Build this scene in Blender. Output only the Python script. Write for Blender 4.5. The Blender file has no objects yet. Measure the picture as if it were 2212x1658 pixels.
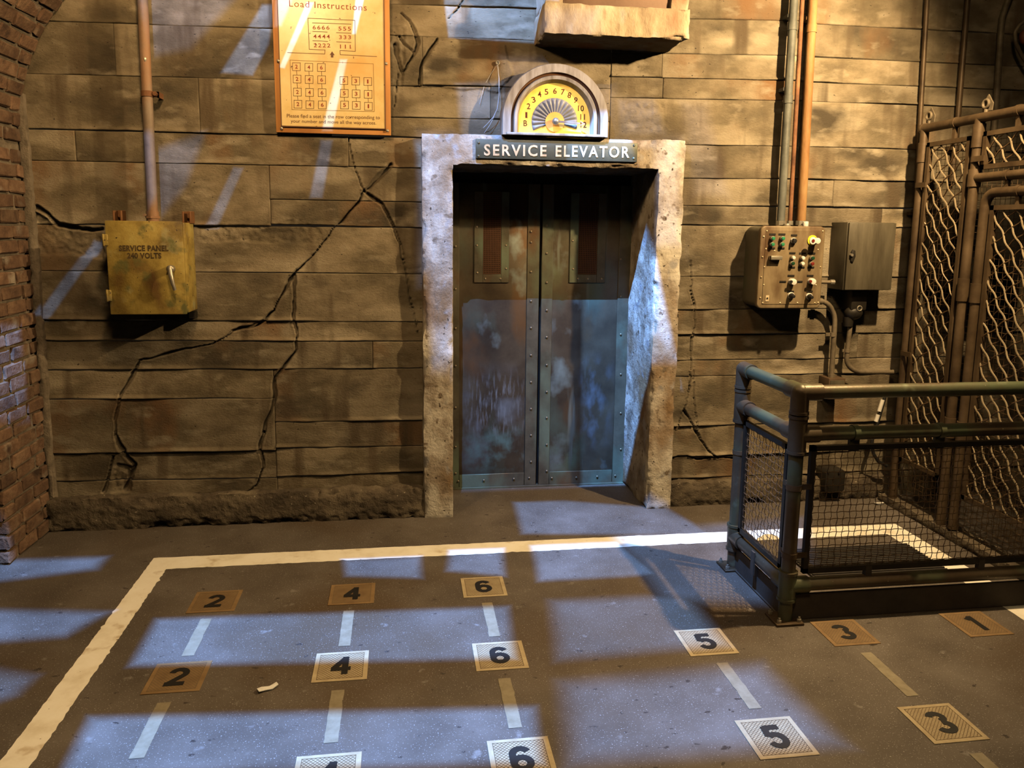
import bpy, bmesh, math, random
import numpy as np
from mathutils import Vector, Matrix
random.seed(7)
SC = bpy.context.scene
COL = SC.collection
# ------------------------------------------------------------------ camera
FW, FH = 2212.0, 1658.0
FPX, PX, PY = 1660.43, 1106.0, 743.74
YAW, PITCH, ROLL = 0.142194780, 0.147977070, 0.011313985
D, H = 4.35, 1.65
fv = np.array([math.sin(YAW)*math.cos(PITCH), math.cos(YAW)*math.cos(PITCH), -math.sin(PITCH)])
r0 = np.array([math.cos(YAW), -math.sin(YAW), 0.0]); u0 = np.cross(r0, fv)
RV = math.cos(ROLL)*r0 + math.sin(ROLL)*u0
UV = -math.sin(ROLL)*r0 + math.cos(ROLL)*u0
CP = np.array([0.0, -D, H])
cd = bpy.data.cameras.new('camera'); cam = bpy.data.objects.new('camera', cd); COL.objects.link(cam)
M = Matrix.Identity(4)
for i in range(3):
    M[i][0] = RV[i]; M[i][1] = UV[i]; M[i][2] = -fv[i]; M[i][3] = CP[i]
cam.matrix_world = M
cd.sensor_fit = 'HORIZONTAL'; cd.sensor_width = 36.0
cd.lens = FPX/FW*36.0
cd.shift_y = -(FH/2 - PY)/FW
cd.clip_start = 0.05
SC.camera = cam
# ------------------------------------------------------------------ world, exposure, lights
SC.view_settings.view_transform = 'Standard'; SC.view_settings.look = 'None'
SC.view_settings.gamma = 1.0; SC.view_settings.use_curve_mapping = False
SC.view_settings.exposure = 0.15
SC.cycles.diffuse_bounces = 0; SC.cycles.glossy_bounces = 1
wd = bpy.data.worlds.new('world'); SC.world = wd; wd.use_nodes = True
wd.node_tree.nodes['Background'].inputs[0].default_value = (1.0, 0.75, 0.5, 1)
wd.node_tree.nodes['Background'].inputs[1].default_value = 0.012
LM = 1.0
def point_light(name, loc, power, col, radius=0.04):
    l = bpy.data.lights.new(name, 'POINT'); l.energy = power; l.color = col; l.shadow_soft_size = radius
    o = bpy.data.objects.new(name, l); COL.objects.link(o); o.location = loc; return o
def spot_light(name, loc, target, power, col, angle, blend, radius=0.04):
    l = bpy.data.lights.new(name, 'SPOT'); l.energy = power; l.color = col; l.shadow_soft_size = radius
    l.spot_size = math.radians(angle); l.spot_blend = blend
    o = bpy.data.objects.new(name, l); COL.objects.link(o); o.location = loc
    o.rotation_euler = (Vector(target)-Vector(loc)).to_track_quat('-Z', 'Y').to_euler(); return o
def area_light(name, loc, target, power, col, sx, sy):
    l = bpy.data.lights.new(name, 'AREA'); l.energy = power; l.color = col; l.shape = 'RECTANGLE'; l.size = sx; l.size_y = sy
    o = bpy.data.objects.new(name, l); COL.objects.link(o); o.location = loc
    o.rotation_euler = (Vector(target)-Vector(loc)).to_track_quat('-Z', 'Y').to_euler(); return o
WARM = (1.0, 0.70, 0.36)
KEY = (2.5, -1.5, 3.0)
spot_light('lamp_over_railing', KEY, (1.1, 0.0, 1.5), 450, WARM, 146, 0.6, 0.03)
spot_light('lamp_left_wall', (-0.7, -1.6, 3.25), (-0.9, 0.0, 1.6), 95, (1.0, 0.645, 0.30), 150, 0.6, 0.10)
area_light('fill_front', (0.2, -4.4, 4.8), (0.0, -1.2, 0.0), 54, (1.0, 0.70, 0.38), 0.6, 0.6)  # soft warm fill added from the camera side to brighten floor and line

# theatre projectors with window gobos: radius 0 point lights whose strength depends on direction
def proj(name, L, power, col, polys, plane, soft=0.03):
    """polys: list of (convex polygon in plane coords, strength, softness); plane 'floor' (x,y) or 'wall' (x,z)"""
    o = point_light(name, L, power, col, 0.0)
    l = o.data; l.use_nodes = True; nt = l.node_tree; N = nt.nodes; K = nt.links
    em = [n for n in N if n.type == 'EMISSION'][0]
    tc = N.new('ShaderNodeTexCoord'); sp = N.new('ShaderNodeSeparateXYZ'); K.new(tc.outputs['Normal'], sp.inputs[0])
    def m(op, a, b=None, c=None):
        n = N.new('ShaderNodeMath'); n.operation = op
        for i, v in enumerate((a, b, c)):
            if v is None: continue
            if isinstance(v, (int, float)): n.inputs[i].default_value = v
            else: K.new(v, n.inputs[i])
        return n.outputs[0]
    dx, dy, dz = sp.outputs
    if plane == 'floor':
        t = m('DIVIDE', -L[2], m('MINIMUM', dz, -1e-3))
        a = m('MULTIPLY_ADD', dx, t, L[0]); b = m('MULTIPLY_ADD', dy, t, L[1])
    else:
        t = m('DIVIDE', -L[1], m('MAXIMUM', dy, 1e-3))
        a = m('MULTIPLY_ADD', dx, t, L[0]); b = m('MULTIPLY_ADD', dz, t, L[2])
    tot = None
    for poly, st, so in polys:
        ar = sum(poly[i][0]*poly[(i+1) % len(poly)][1]-poly[(i+1) % len(poly)][0]*poly[i][1] for i in range(len(poly)))
        if ar < 0: poly = poly[::-1]
        cur = None
        for i in range(len(poly)):
            x0, y0 = poly[i]; x1, y1 = poly[(i+1) % len(poly)]
            ln = math.hypot(x1-x0, y1-y0)
            if ln < 1e-6: continue
            nx, ny = -(y1-y0)/ln, (x1-x0)/ln
            d = m('MULTIPLY_ADD', a, nx, m('MULTIPLY_ADD', b, ny, -(x0*nx+y0*ny)))
            cur = d if cur is None else m('MINIMUM', cur, d)
        mr = N.new('ShaderNodeMapRange'); mr.interpolation_type = 'SMOOTHSTEP'
        mr.inputs[1].default_value = -so; mr.inputs[2].default_value = so; mr.inputs[3].default_value = 0; mr.inputs[4].default_value = st
        K.new(cur, mr.inputs[0])
        tot = mr.outputs[0] if tot is None else m('MAXIMUM', tot, mr.outputs[0])
    K.new(tot, em.inputs[1])
    return o
def ray(px, py): return RV*(px-PX)/FPX - UV*(py-PY)/FPX + fv
def plane_pt(px, py, ax, v):
    d = ray(px, py); return CP + d*(v-CP[ax])/d[ax]
def W(px, py, y=0.0): return plane_pt(px, py, 1, y)
def Fl(px, py, z=0.0): return plane_pt(px, py, 2, z)
def XP(px, py, x): return plane_pt(px, py, 0, x)
def fq(*pts): return [tuple(Fl(*p)[:2]) for p in pts]
def wq(*pts): return [(W(*p)[0], W(*p)[2]) for p in pts]
def bq(*pts):
    # points on the brick reveal, carried on along the projector's rays to the wall plane
    L = np.array([-0.9, -3.4, 4.6]); o = []
    for p in pts:
        q = XP(p[0], p[1], -1.905); k = (0-L[1])/(q[1]-L[1]); r = L+(q-L)*k; o.append((r[0], r[2]))
    return o
BLUE = (0.17, 0.41, 1.0)
S = 0.035
GF = [(fq((340, 1338), (1095, 1311), (1108, 1420), (285, 1436)), 1.0, S),
      (fq((196, 1551), (1152, 1529), (1166, 1645), (135, 1672)), 1.0, S),
      (fq((745, 1210), (905, 1203), (908, 1247), (750, 1243)), .9, S),
      (fq((975, 1190), (1083, 1186), (1088, 1242), (968, 1232)), .9, S),
      (fq((1152, 1180), (1330, 1172), (1420, 1240), (1165, 1254)), .9, S),
      (fq((1196, 1300), (1480, 1285), (1560, 1390), (1212, 1420)), .75, .06),
      (fq((1225, 1480), (1640, 1440), (1800, 1600), (1245, 1640)), .7, .08),
      (fq((1330, 1150), (1730, 1120), (1760, 1300), (1440, 1300)), .55, .08),
      (fq((1112, 1085), (1400, 1075), (1440, 1098), (1600, 1110), (1600, 1155), (1130, 1152)), .85, S),
      ([(0.25, 1.4), (1.57, 1.4), (1.135, 0.36), (0.25, 0.36)], .5, .06),
      ([(1.55, 1.4), (2.1, 1.4), (1.9, 0.36), (1.13, 0.36)], 1.5, .03),
      (fq((-60, 1318), (225, 1324), (140, 1372), (-60, 1388)), .8, .05),
      (fq((-20, 1212), (225, 1204), (205, 1228), (-20, 1256)), .8, .05),
      (fq((-60, 1440), (70, 1462), (30, 1500), (-60, 1530)), .6, .05)]
proj('window_projector_floor', (-0.2, -2.6, 6.0), 6600, BLUE, GF, 'floor')
T = 0.012
GW = [(wq((567, 10), (592, 10), (580, 95), (545, 162), (478, 156)), 1.0, T),
      (wq((300, -20), (520, -20), (410, 105), (335, 120)), .35, .03),
      (wq((320, 330), (440, 290), (400, 400), (335, 480)), .45, .03),
      (wq((505, 362), (525, 364), (470, 490), (445, 490)), .5, T),
      (wq((775, -5), (795, -5), (773, 88), (765, 88)), 1.0, .006),
      (wq((667, 20), (682, 20), (619, 162), (608, 160)), .8, .006),
      (wq((600, -10), (645, -10), (612, 70), (596, 70)), .5, T),
      (wq((739, 143), (754, 143), (722, 295), (700, 295)), .9, .008),
      (wq((694, 305), (718, 305), (696, 428), (670, 428)), .75, T),
      (wq((203, 512), (224, 520), (104, 692), (75, 690)), .5, T),
      (wq((957, -20), (1240, -20), (1240, 98), (969, 80)), 1.6, .01),
      (wq((990, 190), (1090, 180), (1090, 300), (1000, 300)), .9, .03),
      (wq((1085, 130), (1330, 130), (1330, 300), (1085, 300)), .26, .05),
      (wq((1335, 215), (1410, 215), (1440, 292), (1340, 292)), .5, .03),
      (wq((1475, 225), (1525, 225), (1570, 420), (1500, 420)), .35, .05),
      (wq((905, 285), (1482, 296), (1482, 352), (905, 352)), .26, .02), (wq((905, 285), (978, 285), (978, 620), (905, 620)), .36, .04), (wq((1424, 290), (1480, 290), (1478, 560), (1424, 560)), .34, .04),
      (bq((-120, 672), (40, 694), (57, 884), (-120, 930)), 2.6, .012)]
proj('window_projector_wall', (-0.9, -3.4, 4.6), 1700, BLUE, GW, 'wall')

# ------------------------------------------------------------------ materials
def mat(name, cols, scale=3.0, detail=8.0, rough=.75, metal=0.0, bump=.15, bscale=60.0, stretch=(1, 1, 1), rnd=0.0,
        spots=None, spot_scale=30.0, spot_th=.68, blotch=None, emit=0.0, spec=.4, rvar=0.0, bdist=.01, streak=None, scuff=None):
    m = bpy.data.materials.new(name); m.use_nodes = True
    nt = m.node_tree; N = nt.nodes; K = nt.links
    b = N['Principled BSDF']; b.inputs['Roughness'].default_value = rough; b.inputs['Metallic'].default_value = metal
    b.inputs['Specular IOR Level'].default_value = spec
    g = N.new('ShaderNodeNewGeometry')
    mp = N.new('ShaderNodeMapping'); mp.inputs['Scale'].default_value = stretch
    K.new(g.outputs['Position'], mp.inputs['Vector'])
    vec = mp.outputs[0]
    if rnd:
        oi = N.new('ShaderNodeObjectInfo'); ad = N.new('ShaderNodeVectorMath'); ad.operation = 'MULTIPLY_ADD'
        ad.inputs[1].default_value = (37, 53, 71); K.new(oi.outputs['Random'], ad.inputs[0]); K.new(vec, ad.inputs[2]); vec = ad.outputs[0]
    n = N.new('ShaderNodeTexNoise'); n.inputs['Scale'].default_value = scale; n.inputs['Detail'].default_value = detail
    n.inputs['Roughness'].default_value = .62
    K.new(vec, n.inputs['Vector'])
    cr = N.new('ShaderNodeValToRGB'); e = cr.color_ramp.elements
    e[0].position = cols[0][0]; e[0].color = (*cols[0][1], 1); e[1].position = cols[-1][0]; e[1].color = (*cols[-1][1], 1)
    for p, c in cols[1:-1]:
        q = e.new(p); q.color = (*c, 1)
    K.new(n.outputs[0], cr.inputs[0]); col = cr.outputs[0]
    def mixc(fac, a, bcol, blend='MIX'):
        x = N.new('ShaderNodeMix'); x.data_type = 'RGBA'; x.blend_type = blend
        if isinstance(fac, float): x.inputs[0].default_value = fac
        else: K.new(fac, x.inputs[0])
        K.new(a, x.inputs[6])
        if isinstance(bcol, tuple): x.inputs[7].default_value = (*bcol, 1)
        else: K.new(bcol, x.inputs[7])
        return x.outputs[2]
    def thr(sc, lo, hi, det=4.0, st=(1, 1, 1), off=(0, 0, 0)):
        mp2 = N.new('ShaderNodeMapping'); mp2.inputs['Scale'].default_value = st; mp2.inputs['Location'].default_value = off
        K.new(vec if rnd else g.outputs['Position'], mp2.inputs['Vector'])
        t = N.new('ShaderNodeTexNoise'); t.inputs['Scale'].default_value = sc; t.inputs['Detail'].default_value = det
        K.new(mp2.outputs[0], t.inputs['Vector'])
        r = N.new('ShaderNodeMapRange'); r.inputs[1].default_value = lo; r.inputs[2].default_value = hi
        K.new(t.outputs[0], r.inputs[0]); return r.outputs[0]
    if blotch:
        for c, sc, lo, hi, st in blotch:
            col = mixc(thr(sc, lo, hi, 5.0, st, (sc*3.1, sc*1.7, sc)), col, c)
    if scuff:
        sx = N.new('ShaderNodeSeparateXYZ'); K.new(g.outputs['Position'], sx.inputs[0])
        for c, (xa_, xb2), (za_, zb2), so, sc, lo, hi, st in scuff:
            f = None
            for o_, a_, b_ in ((0, xa_, xb2), (2, za_, zb2)):
                for v0, v1 in ((a_-so, a_+so), (b_+so, b_-so)):
                    r = N.new('ShaderNodeMapRange'); r.interpolation_type = 'SMOOTHSTEP'; r.inputs[1].default_value = v0; r.inputs[2].default_value = v1; K.new(sx.outputs[o_], r.inputs[0])
                    if f is None: f = r.outputs[0]
                    else:
                        q = N.new('ShaderNodeMath'); q.operation = 'MULTIPLY'; K.new(f, q.inputs[0]); K.new(r.outputs[0], q.inputs[1]); f = q.outputs[0]
            q = N.new('ShaderNodeMath'); q.operation = 'MULTIPLY'; K.new(f, q.inputs[0]); K.new(thr(sc, lo, hi, 8.0, st, (1, 3, 2)), q.inputs[1])
            col = mixc(q.outputs[0], col, c)
    if streak:
        col = mixc(thr(streak[1], streak[2], streak[3], 3.0, (1, 1, .08), (5, 2, 1)), col, streak[0])
    if spots:
        col = mixc(thr(spot_scale, spot_th, spot_th+.03, 2.0), col, spots)
    if rnd:
        hv = N.new('ShaderNodeHueSaturation'); K.new(col, hv.inputs['Color'])
        r = N.new('ShaderNodeMapRange'); r.inputs[3].default_value = 1-rnd; r.inputs[4].default_value = 1+rnd
        K.new(oi.outputs['Random'], r.inputs[0]); K.new(r.outputs[0], hv.inputs['Value']); col = hv.outputs[0]
    K.new(col, b.inputs['Base Color'])
    if rvar:
        r = N.new('ShaderNodeMapRange'); r.inputs[3].default_value = rough-rvar; r.inputs[4].default_value = rough+rvar
        K.new(n.outputs[0], r.inputs[0]); K.new(r.outputs[0], b.inputs['Roughness'])
    if bump:
        t = N.new('ShaderNodeTexNoise'); t.inputs['Scale'].default_value = bscale; t.inputs['Detail'].default_value = 5; t.inputs['Roughness'].default_value = .65
        K.new(vec, t.inputs['Vector'])
        bp = N.new('ShaderNodeBump'); bp.inputs['Strength'].default_value = bump; bp.inputs['Distance'].default_value = bdist
        K.new(t.outputs[0], bp.inputs['Height']); K.new(bp.outputs[0], b.inputs['Normal'])
    if emit:
        K.new(col, b.inputs['Emission Color']); b.inputs['Emission Strength'].default_value = emit
    return m
def flat(name, c, rough=.6, metal=0.0, emit=0.0):
    return mat(name, [(0.3, tuple(v*.8 for v in c)), (.7, c)], scale=25, rough=rough, metal=metal, bump=.05, emit=emit)
MT = {}
MT['wall'] = mat('board_formed_concrete', [(.28, (.055, .042, .025)), (.44, (.125, .098, .058)), (.56, (.20, .158, .10)), (.72, (.30, .25, .17))],
                 scale=3.2, detail=12, rough=.85, bump=.7, bscale=85, stretch=(.8, .8, 1.4), rnd=.20, bdist=.006,
                 blotch=[((.34, .285, .195), 2.1, .56, .72, (1, 1, 1.6)), ((.17, .092, .04), 1.5, .58, .70, (1.6, 1, .5)), ((.05, .038, .022), 2.6, .56, .70, (1, 1, 1)), ((.27, .225, .155), 8, .56, .74, (1, 1, 1.3))],
                 streak=((.085, .06, .033), 9.0, .56, .70), spots=(.03, .022, .013), spot_scale=60, spot_th=.72)
MT['plinth'] = mat('plinth_concrete', [(.3, (0.045, 0.034, 0.022)), (.5, (0.098, 0.075, 0.049)), (.75, (0.195, 0.158, 0.105))], scale=6, rough=.9, bump=.9, bscale=45, bdist=.012,
                   spots=(0.315, 0.270, 0.195), spot_scale=55, spot_th=.70)
MT['frame'] = mat('whitewashed_concrete', [(.30, (.13, .10, .07)), (.43, (.30, .25, .19)), (.55, (.50, .45, .37)), (.75, (.68, .64, .56))], scale=5.5, detail=10, rough=.85, bump=.9, bscale=38, bdist=.008,
                  blotch=[((.20, .125, .06), 3.0, .50, .68, (1, 1, .6)), ((.30, .28, .26), 9, .58, .66, (1, 1, .8)), ((.16, .12, .08), 16, .62, .68, (1, 1, 1))], spots=(.05, .035, .02), spot_scale=42, spot_th=.69)
MT['floor'] = mat('stained_concrete_floor', [(.3, (0.069, 0.055, 0.043)), (.5, (0.102, 0.084, 0.067)), (.7, (0.141, 0.120, 0.101))], scale=3, rough=.62, bump=.12, bscale=90, bdist=.004, rvar=.12,
                  blotch=[((0.078, 0.054, 0.033), 1.1, .50, .70, (1, 1, 1)), ((0.180, 0.162, 0.144), 14, .66, .74, (1, 1, 1)), ((0.036, 0.027, 0.021), 20, .665, .70, (1, 1.6, 1))],
                  spots=(0.312, 0.294, 0.276), spot_scale=190, spot_th=.648, spec=.35)
MT['line'] = mat('cream_floor_paint', [(.3, (.72, .65, .50)), (.5, (.86, .81, .68)), (.7, (.90, .86, .75))], scale=7, rough=.6, bump=.1,
                 blotch=[((.50, .38, .22), 9, .60, .74, (1, 1, 1))], spots=(.16, .10, .05), spot_scale=38, spot_th=.735)
MT['mat'] = mat('tan_grip_mat', [(.3, (0.328, 0.254, 0.148)), (.7, (0.459, 0.377, 0.230))], scale=20, rough=.7, bump=.1)
MT['matbrown'] = mat('worn_brown_mat', [(.3, (0.165, 0.098, 0.041)), (.7, (0.255, 0.165, 0.075))], scale=14, rough=.7, bump=.1)
MT['tape'] = mat('worn_tan_tape', [(.3, (0.186, 0.155, 0.099)), (.7, (0.273, 0.236, 0.161))], scale=25, rough=.6, bump=.1)
MT['black'] = flat('black_paint', (.012, .011, .010), .55)
MT['blackmetal'] = mat('black_metal', [(.3, (.012, .010, .008)), (.7, (.03, .025, .018))], scale=10, rough=.5, bump=.1, metal=.3)
MT['hatch'] = flat('dark_hatch', (.16, .11, .06), .8)
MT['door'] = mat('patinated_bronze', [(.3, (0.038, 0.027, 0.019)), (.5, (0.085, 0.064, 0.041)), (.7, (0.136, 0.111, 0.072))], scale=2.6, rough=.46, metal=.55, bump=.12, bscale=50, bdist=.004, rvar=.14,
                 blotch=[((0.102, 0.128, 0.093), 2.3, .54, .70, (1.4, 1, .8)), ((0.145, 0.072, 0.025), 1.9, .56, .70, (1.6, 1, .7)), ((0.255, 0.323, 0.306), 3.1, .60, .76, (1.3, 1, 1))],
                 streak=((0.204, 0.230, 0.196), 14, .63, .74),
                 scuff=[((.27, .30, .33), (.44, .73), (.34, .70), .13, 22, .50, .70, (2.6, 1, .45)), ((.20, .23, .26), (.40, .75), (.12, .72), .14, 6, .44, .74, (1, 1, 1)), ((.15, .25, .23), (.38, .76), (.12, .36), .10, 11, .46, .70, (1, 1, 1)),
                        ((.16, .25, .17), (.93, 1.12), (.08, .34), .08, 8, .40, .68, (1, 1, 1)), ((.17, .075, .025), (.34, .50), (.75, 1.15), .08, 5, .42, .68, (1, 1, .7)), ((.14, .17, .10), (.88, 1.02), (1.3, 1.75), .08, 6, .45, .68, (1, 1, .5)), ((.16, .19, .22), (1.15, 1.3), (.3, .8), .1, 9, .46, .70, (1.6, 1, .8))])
MT['bronzestrip'] = mat('bronze_strip', [(.3, (.06, .05, .032)), (.7, (.15, .13, .085))], scale=5, rough=.5, metal=.5, bump=.1,
                        blotch=[((.15, .19, .13), 3, .52, .68, (1, 1, .6)), ((.13, .06, .025), 3.4, .56, .7, (1, 1, .6))])
MT['rivet'] = flat('bronze_rivet', (.26, .21, .14), .4, .7)
MT['grille'] = flat('rust_grille', (.10, .045, .02), .6, .4)
MT['void'] = flat('dark_void', (.004, .003, .003), .9)
MT['yellow'] = mat('worn_yellow_paint', [(.30, (.10, .062, .016)), (.43, (.24, .165, .035)), (.57, (.40, .29, .07)), (.75, (.50, .41, .13))], scale=6, detail=10, rough=.5, bump=.2, spec=.5,
                   blotch=[((.13, .065, .02), 5, .53, .66, (1, 1, .6)), ((.36, .33, .17), 8, .58, .70, (1, 1, 1)), ((.14, .13, .04), 11, .58, .68, (1, 1, 1))], spots=(.035, .02, .01), spot_scale=55, spot_th=.69)
MT['stencil'] = mat('stencil_ink', [(.35, (.03, .02, .01)), (.75, (.16, .10, .03))], scale=30, rough=.7, bump=0)
MT['rustpipe'] = mat('rusty_pipe', [(.3, (0.084, 0.032, 0.013)), (.5, (0.182, 0.077, 0.032)), (.75, (0.294, 0.154, 0.070))], scale=9, rough=.75, bump=.3, bscale=60)
MT['ochrepipe'] = mat('ochre_pipe', [(.3, (0.130, 0.054, 0.014)), (.5, (0.259, 0.130, 0.043)), (.75, (0.360, 0.238, 0.101))], scale=8, rough=.7, bump=.3, stretch=(1, 1, .3))
MT['brownpipe'] = mat('brown_pipe', [(.3, (.15, .11, .08)), (.7, (.28, .21, .15))], scale=7, rough=.55, bump=.2, blotch=[((.34, .17, .08), 4, .5, .66, (1, 1, .6))])
MT['greypipe'] = mat('grey_pipe', [(.3, (.05, .052, .045)), (.7, (.13, .135, .115))], scale=7, rough=.6, bump=.2, streak=((.26, .25, .2), 12, .62, .72))
MT['conduit'] = mat('old_conduit', [(.3, (.09, .07, .045)), (.7, (.24, .19, .125))], scale=9, rough=.6, metal=.3, bump=.2)
MT['rail'] = mat('green_brown_pipe', [(.3, (0.043, 0.027, 0.015)), (.5, (0.085, 0.061, 0.036)), (.7, (0.119, 0.093, 0.060))], scale=4, rough=.4, metal=.35, bump=.2, bscale=70, bdist=.003,
                 blotch=[((0.098, 0.115, 0.064), 3.2, .50, .64, (1, 1, 1)), ((0.170, 0.187, 0.119), 7, .64, .74, (1, 1, 1))], spots=(0.340, 0.306, 0.212), spot_scale=70, spot_th=.74)
MT['kick'] = mat('kick_plate_metal', [(.3, (.045, .036, .028)), (.7, (.085, .068, .052))], scale=6, rough=.7, metal=.2, bump=.15)
MT['wire'] = mat('rusty_and_shaded_wire', [(.3, (.09, .052, .026)), (.7, (.22, .14, .07))], scale=20, rough=.5, metal=.5, bump=0)  # rusty mesh wire, also the painted-in shade on the cage's rising wires
MT['fencewire'] = mat('crimped_wire', [(.3, (.16, .12, .07)), (.7, (.34, .27, .17))], scale=12, rough=.65, metal=.2, bump=0)
MT['cage'] = mat('brown_cage_pipe', [(.3, (0.037, 0.022, 0.011)), (.5, (0.081, 0.053, 0.028)), (.75, (0.136, 0.093, 0.053))], scale=6, rough=.5, metal=.35, bump=.2, bscale=60, bdist=.004)
MT['zinc'] = flat('worn_zinc', (.42, .38, .30), .4, .7)
MT['ctrl'] = mat('control_box_paint', [(.3, (.07, .06, .035)), (.5, (.13, .11, .07)), (.75, (.20, .165, .105))], scale=5, rough=.55, bump=.15, stretch=(1, 1, .4), blotch=[((.12, .13, .07), 5, .55, .68, (1, 1, 1))])
MT['ctrlface'] = mat('control_face', [(.3, (.12, .08, .042)), (.5, (.21, .155, .085)), (.75, (.31, .24, .14))], scale=6, rough=.5, metal=.2, bump=.1, stretch=(2, 1, .5), blotch=[((.09, .05, .022), 5, .56, .70, (1, 1, .5))])
MT['cabinet'] = mat('dark_cabinet', [(.3, (.045, .036, .022)), (.5, (.085, .072, .047)), (.75, (.14, .12, .08))], scale=5, rough=.5, metal=.2, bump=.1, stretch=(2, 1, .35))
MT['white'] = flat('white_plastic', (.72, .68, .60), .45)
MT['green'] = flat('green_button', (.03, .22, .10), .35)
MT['dkgreen'] = flat('dark_green_button', (.01, .05, .02), .35)
MT['red'] = flat('dark_red_button', (.16, .02, .015), .35)
MT['yel'] = flat('yellow_ring', (.72, .60, .03), .5)
MT['copper'] = mat('copper_board', [(.3, (.42, .17, .05)), (.6, (.62, .29, .09)), (.8, (.72, .40, .15))], scale=5, rough=.45, metal=.15, bump=.08, stretch=(1, 1, .3))
MT['sheet'] = mat('aged_varnished_sheet', [(.3, (.58, .37, .12)), (.5, (.74, .54, .23)), (.75, (.82, .68, .38))], scale=4, rough=.3, bump=.03, spec=.5, spots=(.14, .07, .02), spot_scale=40, spot_th=.735,
                  blotch=[((.66, .36, .10), 3, .54, .74, (1, 1, 1))])
MT['redink'] = flat('red_ink', (.30, .05, .018), .6)
MT['dialink'] = flat('dial_ink', (.12, .025, .012), .9)
MT['brownink'] = flat('brown_ink', (.14, .06, .025), .6)
MT['faintink'] = flat('faint_ink', (.34, .19, .05), .6)
MT['signplate'] = mat('green_bronze_plate', [(.3, (.045, .048, .03)), (.7, (.10, .10, .065))], scale=7, rough=.5, metal=.3, bump=.1)
MT['brass'] = mat('worn_brass', [(.3, (.42, .28, .15)), (.5, (.66, .52, .32)), (.75, (.82, .72, .54))], scale=16, rough=.45, metal=.25, bump=.05)
MT['dial'] = mat('grey_painted_wood', [(.3, (.15, .12, .085)), (.5, (.30, .265, .215)), (.75, (.46, .43, .385))], scale=9, rough=.6, bump=.15, stretch=(2.5, 1, .35))
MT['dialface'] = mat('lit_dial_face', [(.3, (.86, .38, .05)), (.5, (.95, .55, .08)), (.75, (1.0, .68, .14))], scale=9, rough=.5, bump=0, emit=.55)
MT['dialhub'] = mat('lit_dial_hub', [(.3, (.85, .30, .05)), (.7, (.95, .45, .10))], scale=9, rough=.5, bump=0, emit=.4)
MT['fan'] = mat('blue_grey_fan', [(.3, (.20, .20, .21)), (.7, (.34, .345, .36))], scale=14, rough=.45, metal=.1, bump=.1)
MT['sill'] = mat('peeling_sill', [(.3, (.19, .13, .085)), (.45, (.36, .28, .18)), (.6, (.54, .45, .32)), (.8, (.70, .62, .48))], scale=5, rough=.85, bump=.8, bscale=35, bdist=.008, stretch=(1, 1, .5), blotch=[((.26, .13, .07), 4, .55, .68, (1, 1, .6)), ((.44, .42, .42), 5, .58, .7, (1, 1, .5))])
MT['brownpanel'] = mat('brown_shutter', [(.3, (.13, .075, .045)), (.7, (.21, .125, .08))], scale=5, rough=.7, bump=.1)
MT['brick'] = mat('old_brick', [(.3, (0.083, 0.046, 0.028)), (.5, (0.150, 0.086, 0.051)), (.75, (0.240, 0.158, 0.098))], scale=11, rough=.9, bump=.8, bscale=40, rnd=.3, bdist=.01, blotch=[((0.270, 0.225, 0.173), 6, .60, .72, (1, 1, 1)), ((0.053, 0.030, 0.019), 8, .6, .7, (1, 1, 1))])
MT['mortar'] = mat('old_mortar', [(.3, (.12, .095, .065)), (.7, (.27, .22, .16))], scale=12, rough=.95, bump=.9, bscale=50)
MT['paper'] = flat('white_paper', (.8, .78, .72), .7)
MT['wirew'] = flat('pale_wire', (.6, .62, .66), .5)
MT['rubber'] = mat('rubber_mat', [(.3, (.02, .017, .014)), (.7, (.05, .042, .036))], scale=14, rough=.75, bump=.2)
MT['brace'] = flat('rust_bracket', (.26, .12, .05), .6, .3)
MT['brownbox'] = flat('brown_box_paint', (.10, .062, .034), .6, .2)
MT['red_ins'] = flat('red_insulator', (.20, .06, .03), .5)

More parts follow.
